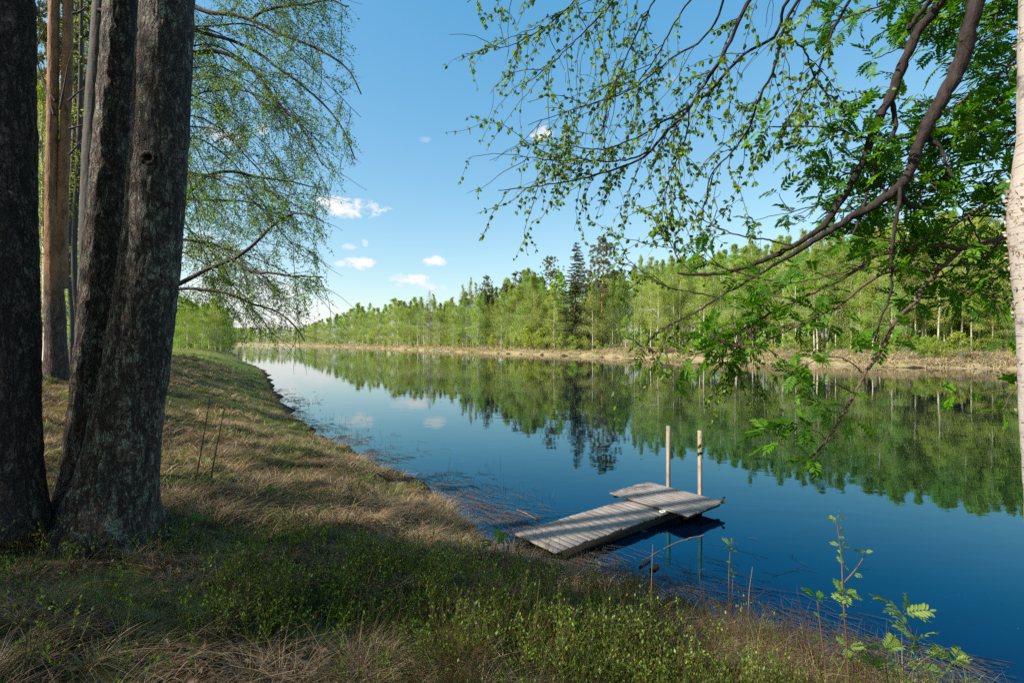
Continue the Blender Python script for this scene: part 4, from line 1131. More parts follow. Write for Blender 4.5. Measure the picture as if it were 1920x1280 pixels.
# upper crown above the photographer
n = 15000; cc = rng.normal(0, 1, (260, 3)) * np.array([1.9, 1.6, 1.9]) + np.array([3.4, -0.6, 9.8])
q = cc[rng.integers(0, 260, n)] + rng.normal(0, 0.32, (n, 3)); q = q[(q[:, 2] > 4.4 + 0.78 * np.clip(q[:, 1], 0, 9)) & (q[:, 1] < 4.5)]
leaves(gF, q, rng.normal(0, 1, q.shape) + np.array([0, 0, -.4]), rng.uniform(0.035, 0.065, len(q)), 0.75, 0.3)
tubes(gT, np.stack([np.linspace(np.array([2.55, 1.9, 6.5]) + 0 * c_, c_, 6) for c_ in cc[cc[:, 2] > 5.0 + 0.8 * np.clip(cc[:, 1], 0, 9)][:90]]), np.linspace(0.03, 0.006, 6)[None] * np.ones((len(cc[cc[:, 2] > 5.0 + 0.8 * np.clip(cc[:, 1], 0, 9)][:90]), 1)), 4)
build('limbs', gL, M['limb_bark'], rb, True); build('twigs', gT, M['twig_dark'], rb, True); build('crown', gF, M['leaf_right'], rb)

# rowan
def rowan_leaf_proto(g, pairs=6, L=0.115):
    G = Geo()
    K = pairs + 1
    t = np.linspace(0, 1, K + 1)
    mid = np.stack([np.zeros(K + 1), L * t, 0.012 * np.sin(t * 2.2) - 0.03 * t ** 2], -1)
    tubes(G, mid, np.linspace(0.0011, 0.0006, K + 1), 3, 0.2)
    base, D, LL = [], [], []
    for k in range(1, K):
        for s in (-1, 1):
            base.append(mid[k]); sp = 0.95 - 0.35 * k / K
            D.append((s * sp, 0.55, -0.12 + g.normal(0, 0.10))); LL.append((0.050 - 0.004 * abs(k - K * 0.6)) * g.uniform(0.88, 1.1))
    base.append(mid[-1]); D.append((0, 1, -0.2)); LL.append(0.036)
    base = np.array(base); D = nrm(np.array(D, dtype=float)); LL = np.array(LL)
    S = nrm(np.cross(D, np.array([[0, 0, 1.0]])) + g.normal(0, 0.12, D.shape)); Nn = np.cross(S, D)
    l = LL[:, None]; w = l * 0.185
    n = len(base)
    V = np.stack([base, base + D * l * .3 + S * w + Nn * w * .25, base + D * l * .72 + S * w * .8 + Nn * w * .25, base + D * l - Nn * l * .08, base + D * l * .72 - S * w * .8 + Nn * w * .25, base + D * l * .3 - S * w + Nn * w * .25], axis=1)
    i = np.arange(n)[:, None] * 6
    G.add(V.reshape(-1, 3), np.concatenate([i + np.array([[0, 1, 2, 3]]), i + np.array([[0, 3, 4, 5]])]), 0.5)
    return G.arrays()


RL = [rowan_leaf_proto(np.random.default_rng(500 + i), 5 + i % 3) for i in range(5)]


def frame_from(d, up):
    y = nrm(d); x = nrm(np.cross(y, up)); z = np.cross(x, y)
    return np.stack([x, y, z], -1)


def put_leaf(G, p, d, s, tint, roll=0.5):
    up = nrm(np.array([rng.normal(0, roll), rng.normal(0, roll), 1.0]))
    Mx = frame_from(d, up) * s
    V, F, T = RL[int(rng.integers(len(RL)))]
    G.merge((V, F, np.full(len(V), tint, dtype=np.float32) + rng.uniform(-0.06, 0.06, len(V)).astype(np.float32)), Mx, p)


def whorl(G, p, axis, n, s, tint=None, flat=0.35):
    a0 = rng.uniform(0, 6.28)
    e1 = nrm(np.cross(axis, np.array([0.3, 0.5, 0.9]))); e2 = np.cross(axis, e1)
    for k in range(n):
        a = a0 + k * 6.283 / n + rng.normal(0, 0.3)
        d = nrm((math.cos(a) * e1 + math.sin(a) * e2) + axis * rng.uniform(flat - .2, flat + .45))
        put_leaf(G, p + d * 0.01, d, s * rng.uniform(0.7, 1.15), rng.uniform(0, 1) if tint is None else tint + rng.uniform(-.2, .2))


rt = empty('rowan_tree', (0, 0, 0), label='rowan with feathery leaves and reddish branches reaching out past the white birch', cat='rowan')
gL = Geo(); gT = Geo(); gF = Geo()
D2 = 3.15
P, r_ = px_path([(2060, -600, 40), (2030, -150, 50), (2010, 150, 56), (2004, 400, 64), (2010, 700, 70), (2030, 1000, 76), (2050, 1300, 84)], D2)
tubes(gL, smooth_path(P[::-1], 50), np.interp(np.linspace(0, 1, 50), np.linspace(0, 1, 7), r_[::-1]), 12)
build('trunk', gL, M['rowan_bark'], rt, True)
gL = Geo()
RB = [
 ([(2004, 400), (1940, 425), (1876, 447), (1840, 458), (1806, 465), (1762, 461), (1720, 465), (1682, 472), (1640, 480), (1598, 510), (1566, 529), (1500, 560), (1440, 590), (1380, 625), (1330, 655), (1290, 668)], 17, 2.5, 3.1, 3.0, 9, 70),
 ([(1806, 464), (1790, 478), (1778, 492), (1762, 503), (1735, 507), (1708, 504), (1666, 510), (1631, 527), (1577, 569), (1540, 590), (1500, 608), (1450, 632), (1400, 652), (1350, 640)], 12, 2, 3.1, 2.8, 8, 60),
 ([(1762, 503), (1745, 525), (1730, 540), (1719, 565), (1686, 591), (1671, 619), (1651, 659), (1622, 700), (1604, 737), (1578, 780), (1552, 822), (1518, 859)], 11, 3, 3.05, 2.6, 8, 60),
 ([(1604, 737), (1560, 718), (1520, 712), (1490, 700)], 4, 1.5, 2.75, 2.7, 5, 20),
 ([(1622, 700), (1580, 672), (1540, 672), (1495, 690)], 4, 1.5, 2.8, 2.7, 5, 20),
 ([(1578, 780), (1548, 765), (1535, 752)], 3, 1.5, 2.7, 2.7, 5, 16),
 ([(1552, 822), (1530, 808), (1505, 800)], 3, 1.5, 2.65, 2.6, 5, 16),
 ([(1518, 859), (1490, 850), (1470, 835), (1440, 810)], 3, 1.5, 2.6, 2.6, 5, 16),
 ([(2010, 40), (1950, 70), (1912, 95), (1881, 134), (1850, 160), (1816, 178), (1790, 200), (1759, 216), (1700, 270)], 9, 2, 3.1, 3.0, 6, 40),
 ([(2005, 150), (1950, 170), (1912, 190), (1885, 212), (1862, 222), (1816, 224), (1744, 246), (1700, 258), (1640, 262), (1560, 242), (1500, 236), (1440, 238)], 11, 2, 3.1, 2.9, 7, 60),
 ([(2005, 310), (1950, 330), (1900, 345), (1870, 370), (1837, 392), (1790, 420), (1750, 440), (1700, 455), (1640, 450), (1580, 455)], 9, 2, 3.1, 3.0, 6, 40),
 ([(2015, 0), (1960, 10), (1900, 30), (1870, 60), (1840, 75), (1800, 60)], 7, 2, 3.1, 3.0, 6, 30),
 ([(2010, 220), (1960, 260), (1900, 270), (1850, 290), (1800, 300), (1760, 330), (1720, 350)], 8, 2, 3.15, 3.1, 6, 40),
 ([(1682, 472), (1650, 500), (1600, 505), (1540, 520), (1480, 530), (1420, 520), (1350, 500), (1310, 480)], 5, 2, 3.0, 2.9, 6, 40),
 ([(1876, 447), (1850, 480), (1800, 498), (1740, 492), (1690, 480)], 6, 2, 3.1, 3.2, 6, 30),
 ([(1762, 503), (1790, 540), (1830, 545), (1880, 560)], 4, 1.5, 3.05, 3.0, 5, 24),
 ([(2015, 650), (1960, 690), (1920, 712), (1895, 740), (1880, 770)], 5, 2, 3.1, 2.9, 5, 24),
 ([(1840, 458), (1810, 400), (1780, 370), (1730, 360), (1700, 380)], 6, 2, 3.1, 3.2, 5, 30),
]
for y0, tx, ty in ((20, 1640, 110), (60, 1700, 60), (-40, 1560, 40), (10, 1790, 30), (250, 1560, 335), (280, 1600, 300), (320, 1655, 385), (180, 1765, 120), (330, 1840, 340), (260, 1790, 255), (430, 1850, 540), (440, 1780, 570), (430, 1690, 560), (380, 1560, 400), (120, 1850, 130), (340, 1890, 400), (200, 1900, 260), (60, 1880, 190), (420, 1620, 440), (300, 1480, 400), (-60, 1690, 20)):
    RB.append(([(2012, y0), (1960, y0 - 8 + rng.normal(0, 10)), ((2012 + tx) / 2, (y0 + ty) / 2 - 25), ((2012 + 3 * tx) / 4, (y0 + 3 * ty) / 4 - 14), (tx, ty)], 7, 2, 3.15, rng.uniform(2.9, 3.5), 6, 36))
RS = []
for pts, w0, w1, d0, d1, sd, n in RB:
    w0 *= 0.8
    RS.append(resamp(limb(gL, pts, w0, w1, d0, d1, sd, n, 0.04, 0.9)))
RS = np.stack(RS); rl = np.array([np.linalg.norm(np.diff(s, axis=0), axis=1).sum() for s in RS])
nS = 340
wt = rl.copy(); wt[2:8] *= 0.35; wt[13:17] *= 0.6
li = rng.choice(len(RS), nS, p=wt / wt.sum()); p, tg = pick(RS[li], rng.uniform(0.25, 1, nS))
SB = strands(p, spread_dirs(tg, 25, 65), rng.uniform(0.05, 0.30, nS), 8, 0.02, 0.14)
tubes(gT, SB, np.full((nS, 8), 0.0030) * np.linspace(1, 0.6, 8)[None], 5)
for k in range(nS):
    whorl(gF, SB[k, -1], nrm(SB[k, -1] - SB[k, -2]), int(rng.integers(2, 5)), 0.98)
    if rng.uniform() < 0.35: whorl(gF, SB[k, 4], nrm(SB[k, 4] - SB[k, 3]), 1, 0.9)
for S in RS:
    whorl(gF, S[-1], nrm(S[-1] - S[-2]), 4, 1.0)
    for u in rng.uniform(0.45, 0.95, 2):
        whorl(gF, S[int(u * 29)], nrm(S[int(u * 29)] - S[int(u * 29) - 1]), 2, 0.9)
gL.merge(gT.arrays()); build('limbs', gL, M['rowan_bark'], rt, True); build('crown', gF, M['leaf_rowan'], rt)

# ------------------------------------------------------------------ dock
ang = math.atan2(0.626, 0.78)
dock = empty('wooden_dock', (0.04, 7.63, 0.0), ang, 'weathered grey plank dock with a wider end platform and two upright posts', 'dock')
m, nt, out = new_mat('weathered_plank')
at_ = N(nt, 'ShaderNodeAttribute', attribute_name='tint')
tc = nt.nodes.new('ShaderNodeTexCoord')
off = nt.nodes.new('ShaderNodeCombineXYZ'); nt.links.new(math_node(nt, 'MULTIPLY', at_.outputs['Fac'], 37.0), off.inputs[1])
vm = nt.nodes.new('ShaderNodeVectorMath'); vm.operation = 'ADD'; nt.links.new(tc.outputs['Object'], vm.inputs[0]); nt.links.new(off.outputs[0], vm.inputs[1])
mp = nt.nodes.new('ShaderNodeMapping'); mp.inputs['Scale'].default_value = (60, 3.0, 60); nt.links.new(vm.outputs[0], mp.inputs[0])
gr = noise_tex(nt, mp.outputs[0], 1.0, 5, 0.65, 0.6)
mp2 = nt.nodes.new('ShaderNodeMapping'); mp2.inputs['Scale'].default_value = (5, 4, 5); nt.links.new(vm.outputs[0], mp2.inputs[0])
bl = noise_tex(nt, mp2.outputs[0], 1.0, 4, 0.6)
c = ramp(nt, gr, [(0.25, (0.13, 0.108, 0.094)), (0.5, (0.28, 0.24, 0.21)), (0.75, (0.41, 0.36, 0.32))])
c = mixc(nt, ramp(nt, bl, [(0.5, 0.0), (0.75, 0.6)]), c, (0.095, 0.072, 0.058))
c = mixc(nt, math_node(nt, 'MULTIPLY', at_.outputs['Fac'], 0.35), c, (0.15, 0.12, 0.095))
p = nt.nodes.new('ShaderNodeBsdfPrincipled'); p.inputs['Roughness'].default_value = 0.8; nt.links.new(c, p.inputs['Base Color'])
bp = nt.nodes.new('ShaderNodeBump'); bp.inputs['Strength'].default_value = 0.4; bp.inputs['Distance'].default_value = 0.004; nt.links.new(gr, bp.inputs['Height']); nt.links.new(bp.outputs[0], p.inputs['Normal'])
nt.links.new(p.outputs[0], out.inputs[0]); M['plank'] = m
M['wet_beam'] = simple_bark('wet_beam', (0.016, 0.013, 0.011), (0.05, 0.04, 0.033), (6, 40, 40), 0.3)


def box(G, c, s, tint=0.5, rz=0.0, bev=0.003):
    """a box with chamfered long edges; c centre, s size"""
    x, y, z = np.array(s) / 2; b = bev
    prof_ = [(-x, -z + b), (-x + b, -z), (x - b, -z), (x, -z + b), (x, z - b), (x - b, z), (-x + b, z), (-x, z - b)]
    V = [(px_, -y, pz) for px_, pz in prof_] + [(px_, y, pz) for px_, pz in prof_]
    V = np.array(V)
    ca, sa = math.cos(rz), math.sin(rz)
    V = np.stack([V[:, 0] * ca - V[:, 1] * sa, V[:, 0] * sa + V[:, 1] * ca, V[:, 2]], -1) + np.array(c)
    F = [(i, i + 8, (i + 1) % 8 + 8, (i + 1) % 8) for i in range(8)]
    n0 = G.n
    G.add(V, F, tint)
    G.more([[n0 + i for i in range(8)], [n0 + 15 - i for i in range(8)]])


g = Geo(); u = 0.0
while u < 2.74:
    wd = rng.uniform(0.105, 0.135)
    box(g, (u + wd / 2, -0.4425 + rng.normal(0, 0.008), 0.137 + rng.normal(0, 0.0025)), (wd, 0.885 + rng.normal(0, 0.012), 0.028), rng.uniform(0, 1), rng.normal(0, 0.005))
    u += wd + rng.uniform(0.006, 0.012)
build('walkway_deck', g, M['plank'], dock)
g = Geo(); u = 2.56
while u < 3.68:
    wd = rng.uniform(0.072, 0.088)
    box(g, (u + wd / 2, -0.45 + rng.normal(0, 0.008), 0.186 + rng.normal(0, 0.002)), (wd, 1.62 + rng.normal(0, 0.014), 0.026), rng.uniform(0, 1), rng.normal(0, 0.003))
    u += wd + rng.uniform(0.010, 0.015)
build('platform_deck', g, M['plank'], dock)
for y in (-0.835, -0.05):
    g = Geo(); box(g, (0, 0, 0), (0.05, 3.6, 0.145), 0.4); o = build('stringer', g, M['wet_beam'], dock); o.location = (1.86, y, 0.0485); o.rotation_euler = (0, 0, -math.pi / 2)
for y in (0.28, -1.18):
    g = Geo(); box(g, (0, 0, 0), (0.05, 1.05, 0.06), 0.4); o = build('platform_beam', g, M['wet_beam'], dock); o.location = (3.13, y, 0.141); o.rotation_euler = (0, 0, -math.pi / 2)
for x in (-0.05, 1.9):
    g = Geo(); box(g, (0, 0, 0), (0.09, 1.0, 0.09), 0.3); o = build('cross_beam', g, M['wet_beam'], dock); o.location = (x, -0.44, -0.04)
for (uu, vv) in ((3.765, -0.086), (3.765, -0.76)):
    g = Geo(); box(g, (0, 0, 0), (0.044, 0.064, 2.6), rng.uniform(0.2, 0.6), 0, 0.004)
    o = build('post', g, M['post'] if 'post' in M else M['plank'], dock); o.location = (uu, vv, 0.06); o.rotation_euler = (R(-1.6), R(2.2), 0)
# the grain of the posts runs upwards
m2_ = M['plank'].copy(); m2_.name = 'weathered_post'
for nd in m2_.node_tree.nodes:
    if nd.type == 'MAPPING' and abs(nd.inputs['Scale'].default_value[0] - 60) < 1: nd.inputs['Scale'].default_value = (60, 60, 3)
    if nd.type == 'VALTORGB' and abs(nd.color_ramp.elements[0].color[0] - 0.13) < 0.01 and len(nd.color_ramp.elements) == 3:
        for e, c_ in zip(nd.color_ramp.elements, ((0.20, 0.15, 0.105), (0.33, 0.265, 0.195), (0.43, 0.36, 0.275))): e.color = (*c_, 1)
for ch in dock.children:
    if ch.name.startswith('post'): ch.data.materials.clear(); ch.data.materials.append(m2_)
g = Geo(); tubes(g, smooth_path(np.array([(3.60, -1.24, 0.19), (3.66, -1.25, 0.225), (3.70, -1.24, 0.27), (3.735, -1.25, 0.262)]), 14), np.full(14, 0.017), 8)
build('mooring_hook', g, M['wet_beam'], dock, True)
g = Geo(); th = np.linspace(0, 2 * math.pi, 33)
rc_ = np.array([0.04, 7.63, 0.0]) + np.array([0.78, 0.626, 0]) * 2.50 + np.array([0.626, -0.78, 0]) * 0.84
tubes(g, np.stack([rc_[0] + 0.045 * np.cos(th), rc_[1] + 0.045 * np.sin(th), np.full(33, 0.167)], -1), np.full(33, 0.015), 8)
m, nt, out = new_mat('pale_rope'); p = nt.nodes.new('ShaderNodeBsdfPrincipled'); v = coords(nt, (1, 1, 1)); f = noise_tex(nt, v, 90, 3, 0.6)
nt.links.new(ramp(nt, f, [(0.3, (0.32, 0.33, 0.29)), (0.7, (0.62, 0.63, 0.56))]), p.inputs['Base Color']); p.inputs['Roughness'].default_value = 0.8; nt.links.new(p.outputs[0], out.inputs[0])
tag(build('rope_ring', g, m, None, True), 'small pale ring lying on the walkway edge beside the platform', 'ring')

# driftwood by the dock and on the far bank
for pts, w0, w1, z, lb in (([(1318, 1004), (1290, 1010), (1262, 1020), (1235, 1034), (1205, 1050)], 3.6, 1.8, -0.004, 'pale sunken branch lying in the water below the platform'),
                           ([(1216, 1048), (1208, 1054), (1200, 1062)], 8, 5, 0.01, 'dark stub of driftwood in the water beside the dock'),
                           ([(1234, 1058), (1228, 1064), (1220, 1068)], 9, 6, 0.01, 'short dark lump of driftwood near the sunken branch'),
                           ([(970, 955), (985, 962), (1003, 972), (1012, 978)], 4, 2, 0.0, 'brown stick floating in the shallows behind the walkway')):
    P = []
    for x, y in pts:
        d = (EYE - z) * FPX / (y - 640); P.append(at(x, y, d))
    n = 18; S = smooth_path(np.array(P), n); S += rng.normal(0, 0.004, S.shape)
    g = Geo(); tubes(g, S, np.linspace(w0, w1, n) * P[0][1] / FPX / 2 * (1 + rng.normal(0, 0.1, n)), 8)
    tag(build('driftwood', g, M['dead_wood'], None, True), lb, 'driftwood')
for x, ln, a, lb in ((828, 3.0, 0.3, 'pale fallen trunk leaning into the water on the far bank'), (838, 2.0, 1.1, 'short pale branch crossing the fallen trunk on the far bank')):
    X, Y = far_place(x, 0.7); z = h1(X, Y)
    g = Geo(); tubes(g, smooth_path(np.array([(X - ln * .6, Y - 1.2, 0.1), (X - ln * .2, Y - .6, z + .25), (X + ln * .4, Y + .2, z + .5 + .3 * a)]), 14), np.linspace(0.13, 0.05, 14), 7)
    tag(build('fallen_trunk', g, M['birch_far'], None, True), lb, 'log')
# brown bush on the near shore upstream
X, Y = (470 - 960) / FPX * 57, 57.0
place(P_twig[0], 'brushwood_bush', X - 1.4, Y, 1.5, 'wide brown twiggy bush where the near shore bends', 'bush', wide=2.2)
place(P_twig[1], 'brushwood_bush', X - 4.2, Y + 3, 1.3, 'brown twiggy bush on the meadow side of the shore bush', 'bush', wide=1.8)

# ------------------------------------------------------------------ saplings and stalks
def sapling(stems, whorls, label, base_y=None, d=None, w=5, dark=False, mat='leaf_sapling', s=0.75):
    x0, y0 = stems[0][0]
    d = d or ground_hit(x0, base_y or y0)
    t = empty('rowan_sapling', (0, 0, 0), label=label, cat='sapling')
    g = Geo()
    for k, pts in enumerate(stems):
        P = np.array([at(x, y, d + 0.03 * i * (1 if k else 0)) for i, (x, y) in enumerate(pts)])
        if k == 0: P = np.vstack([[P[0][0], P[0][1], min(P[0][2], h1(P[0][0], P[0][1])) - 0.03], P]) if P[0][2] > h1(P[0][0], P[0][1]) - 0.02 else P
        n = 20; tubes(g, smooth_path(P, n), np.linspace(w * .75 if k == 0 else w * .5, 1.6, n) * d / FPX / 2, 6)
    build('stem', g, M['stem_brown'], t, True)
    g = Geo()
    for x, y, n, sc in whorls:
        whorl(g, at(x, y, d), nrm(np.array([rng.normal(0, .2), rng.normal(0, .2), 1.0])), n, s * sc * 1.02, flat=0.35)
    build('foliage', g, M[mat], t)
    return t


sapling([[(1592, 1300), (1588, 1215), (1583, 1150), (1580, 1100), (1578, 1045), (1572, 1000), (1570, 976)], [(1582, 1092), (1605, 1066), (1622, 1040)]],
        [(1570, 976, 5, 0.55), (1576, 1004, 2, 0.5), (1577, 1024, 3, 0.6), (1580, 1040, 2, 0.5), (1581, 1060, 2, 0.5), (1622, 1038, 4, 0.6), (1600, 1075, 1, 0.5), (1582, 1112, 6, 1.0), (1585, 1130, 3, 0.9), (1586, 1150, 2, 0.8), (1590, 1215, 3, 0.9), (1592, 1240, 2, 0.8)],
        'tallest rowan sapling at the water edge, with a forked top', d=3.35, w=6, s=0.8)
sapling([[(1370, 1168), (1367, 1120), (1367, 1070), (1370, 1022)], [(1375, 1168), (1373, 1120), (1374, 1085)]], [(1370, 1022, 5, 0.9), (1370, 1032, 3, .7), (1369, 1058, 3, 0.6), (1372, 1078, 4, 0.6), (1372, 1165, 2, .6)],
        'slim rowan sapling with a single tuft standing nearest the dock', base_y=1168, w=4, s=0.75)
sapling([[(1752, 1330), (1736, 1250), (1722, 1210), (1708, 1180), (1694, 1152)]], [(1692, 1150, 6, 1.1), (1718, 1202, 4, 0.95), (1730, 1225, 2, .9)], 'leaning rowan sapling with two leafy tiers beside the tallest one', d=2.75, w=5, s=0.85)
sapling([[(1795, 1340), (1790, 1280), (1788, 1240)]], [(1788, 1238, 6, 1.0), (1770, 1262, 3, .9)], 'short rowan sapling closest to the lower corner of the river', d=2.7, w=4, s=0.8)
sapling([[(1672, 1340), (1664, 1270), (1658, 1222)]], [(1656, 1220, 6, 1.1), (1664, 1262, 4, 1.0), (1640, 1250, 3, .9)], 'broad bushy rowan sapling between the tallest and the leaning one', d=2.75, w=5, s=0.85)
sapling([[(1548, 1260), (1540, 1190), (1532, 1125)]], [(1530, 1122, 5, 0.9), (1538, 1160, 2, .8), (1545, 1205, 2, .7)], 'thin shaded rowan sapling behind the tallest one', d=3.6, w=3, s=0.75, mat='leaf_rowan')
sapling([[(932, 1170), (926, 1110), (924, 1060), (930, 1018)]], [(930, 1018, 5, 0.95), (926, 1052, 2, .7), (928, 1080, 4, .8), (934, 1118, 4, .9)], 'small rowan sapling in the bilberries below the walkway', base_y=1165, w=4, s=0.8, mat='leaf_rowan')
sapling([[(836, 1075), (832, 1045), (830, 1025)]], [(830, 1025, 5, .9), (834, 1045, 3, .8)], 'tiny rowan sapling on the slope above the dry grass', base_y=1072, w=3, s=0.8)
sapling([[(366, 905), (378, 840), (388, 780), (394, 742)]], [(392, 745, 3, .7), (384, 800, 2, .7), (388, 775, 2, .6)], 'thin reddish sapling beside the big pine, the more upright of two', base_y=905, w=4, s=0.75, mat='leaf_rowan')
sapling([[(394, 905), (404, 850), (414, 800), (421, 765)]], [(420, 766, 3, .8), (410, 830, 2, .7)], 'thin reddish sapling leaning towards the water beside the big pine', base_y=905, w=4, s=0.75, mat='leaf_rowan')
sapling([[(352, 1000), (356, 985), (360, 975)]], [(360, 975, 5, 1.0), (380, 968, 3, .9)], 'low rowan seedling at the foot of the big pine', base_y=1000, w=3, s=0.8, mat='leaf_rowan')
sapling([[(495, 945), (498, 930), (502, 918)]], [(502, 918, 5, .8)], 'low rowan seedling on the dry grass slope', base_y=945, w=3, s=0.75, mat='leaf_rowan')

STALKS = [[(1000, 1250), (1004, 1170), (1012, 1085)], [(1219, 1190), (1221, 1110), (1224, 1020)], [(1404, 1190), (1404, 1120), (1411, 1062)], [(1322, 1160), (1314, 1100), (1312, 1070), (1322, 1066)], [(1232, 1270), (1236, 1235), (1240, 1200)], [(440, 895), (436, 850), (446, 800)], [(700, 1170), (688, 1110), (700, 1060)]]
for pts in STALKS:
    d = ground_hit(*pts[0]) * 0.99
    P = np.array([at(x, y, d) for x, y in pts]); P[0][2] -= 0.03
    g = Geo(); tubes(g, smooth_path(P, 16), np.linspace(2.0, 1.0, 16) * d / FPX / 2, 5)
    tag(build('dry_stalk', g, M['dead_wood' if pts[0][0] in (1322, 1300) else 'grass_dry'], None, True), 'thin dead grass stalk standing above the bank vegetation', 'stalk', 'dead stalks standing on the bank')

# ------------------------------------------------------------------ grass and undergrowth
def polar(n, r0, r1, a0=-53, a1=53, pw=0.0):
    u = rng.uniform(0, 1, n)
    r = r0 * (r1 / r0) ** u
    a = np.radians(rng.uniform(a0, a1, n))
    return r * np.sin(a), r * np.cos(a)


def blades(G, X, Y, H, W, phi, bend, tint, K=5):
    n = len(X)
    Z = hgt(X, Y) - 0.01
    t = np.linspace(0, 1, K)[None, :]
    hor = H[:, None] * bend[:, None] * t ** 1.7
    ver = H[:, None] * t * (1 - 0.42 * np.minimum(bend[:, None], 1.9) * t)
    dx, dy = np.cos(phi), np.sin(phi)
    C_ = np.stack([X[:, None] + dx[:, None] * hor, Y[:, None] + dy[:, None] * hor, Z[:, None] + ver], -1)
    sa = rng.uniform(0, math.pi, n); side = np.stack([np.cos(sa), np.sin(sa), np.zeros(n)], -1)
    w_ = (W[:, None] * np.array([0.9, 1.0, 0.85, 0.55, 0.08])[None] * 0.5)[..., None]
    V = np.stack([C_ - side[:, None] * w_, C_ + side[:, None] * w_], axis=2)   # n,K,2,3
    i = np.arange(n)[:, None, None] * (K * 2) + np.arange(K - 1)[None, :, None] * 2
    F = np.concatenate([i, i + 1, i + 3, i + 2], -1).reshape(-1, 4)
    G.add(V.reshape(-1, 3), F, np.repeat(tint, K * 2))


def sel(X, Y, mask):
    return X[mask], Y[mask]


# dry grass
X, Y = polar(150000, 1.7, 62)
sn = s_near(X, Y); r = np.hypot(X, Y)
cl = fbm(X * 1.1, Y * 1.1, seed=21); cl2 = fbm(X * 0.4, Y * 0.4, seed=22)
fore = np.clip((4.6 - Y) / 1.5, 0, 1) * np.clip((X + 1.2) / 1.0, 0, 1)       # the bilberry slope
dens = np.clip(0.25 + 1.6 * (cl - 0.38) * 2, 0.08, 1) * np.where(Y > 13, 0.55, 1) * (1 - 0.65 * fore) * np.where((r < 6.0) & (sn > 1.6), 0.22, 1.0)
mk = (sn > 0.05) & (rng.uniform(0, 1, len(X)) < dens)
X, Y = sel(X, Y, mk); r = np.hypot(X, Y); n = len(X); sn_ = s_near(X, Y)
flow = np.radians(-40) + (fbm(X * 0.9, Y * 0.9, seed=25) - 0.5) * 7.0 + rng.normal(0, 0.55, n)
H = rng.uniform(0.10, 0.30, n) * np.clip(1.0, 0, 1); H *= np.where(r > 15, 1.0, 1.0)
G = Geo(); blades(G, X, Y, H, np.maximum(rng.uniform(0.0025, 0.0055, n), r * 0.00075), flow, rng.uniform(0.8, 2.1, n), np.clip(rng.beta(2, 2, n) * 0.8 + 0.1 + (fbm(X * 0.9, Y * 0.9, seed=26) - 0.5) * 1.5 - np.where((r < 6.0) & (sn_ > 1.6), 0.15, 0), 0, 1))  # foreground blades tinted darker to deepen the shade there
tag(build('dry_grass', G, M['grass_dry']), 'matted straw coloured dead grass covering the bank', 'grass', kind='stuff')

# fresh green grass
X, Y = polar(170000, 1.7, 130)
sn = s_near(X, Y)
cl = fbm(X * 1.3 + 40, Y * 1.3, seed=31); far_ = np.clip((Y - 12) / 8, 0, 1)
strip = np.exp(-((sn - 0.9) / 0.8) ** 2) * np.clip((Y - 9) / 4, 0, 1)
tuft = np.clip((cl - 0.56) * 12, 0, 1)
dens = np.clip(0.10 + 0.9 * meadow(X, Y) + 0.55 * tuft + 0.55 * far_ * np.clip((fbm(X * 0.35, Y * 0.35, seed=33) - 0.36) * 5, 0, 1) + 0.45 * strip, 0, 1)
mk = (sn > 0.02) & (rng.uniform(0, 1, len(X)) < dens)
X, Y = sel(X, Y, mk); r = np.hypot(X, Y); n = len(X)
G = Geo(); blades(G, X, Y, rng.uniform(0.05, 0.17, n), np.maximum(rng.uniform(0.002, 0.0042, n), r * 0.0007), rng.uniform(0, 6.28, n), rng.uniform(0.2, 1.2, n), np.clip(rng.beta(2, 2, n) * 0.8 + 0.25 * np.clip((Y - 20) / 20, 0, 1), 0, 1))
tag(build('green_grass', G, M['grass_green']), 'short fresh green grass in tufts and patches on the bank', 'grass', kind='stuff')

# tussocks on the far bank
def far_strip(n, o0, o1):
    xs = rng.uniform(560, 2050, n) ; t = (xs - 960) / FPX
    Y = np.empty(n)
    tab_x = np.linspace(540, 2070, 160); tab_y = np.array([far_place(x_, 0.15)[1] for x_ in tab_x])
    Y = np.interp(xs, tab_x, tab_y) * (1 + rng.uniform(o0, o1, n))
    return t * Y, Y
X, Y = far_strip(52000, -0.01, 0.15); m_ = (s_far(X, Y) > -0.15) & (s_far(X, Y) < 14) & (fbm(X * .35, Y * .35, seed=71) > 0.36); X, Y = sel(X, Y, m_); n = len(X)
G = Geo(); blades(G, X, Y, rng.uniform(0.25, 0.75, n), np.hypot(X, Y) * 0.0008, rng.uniform(0, 6.28, n), rng.uniform(0.5, 1.7, n), np.clip(0.30 + rng.beta(2, 2, n) * 0.75, 0, 1))
tag(build('bank_straw', G, M['straw_far']), 'pale dead grass on the far river bank', 'grass', kind='stuff')
X, Y = far_strip(16000, 0.0, 0.2); m_ = (s_far(X, Y) > 0.3) & (s_far(X, Y) < 16) & (fbm(X * .3, Y * .3, seed=72) > 0.5); X, Y = sel(X, Y, m_); n = len(X)
G = Geo(); blades(G, X, Y, rng.uniform(0.15, 0.45, n), np.hypot(X, Y) * 0.0007, rng.uniform(0, 6.28, n), rng.uniform(0.3, 1.2, n), np.clip(rng.beta(2, 2, n) + 0.2, 0, 1))
tag(build('bank_grass', G, M['grass_green']), 'fresh green grass patches on the far river bank', 'grass', kind='stuff')

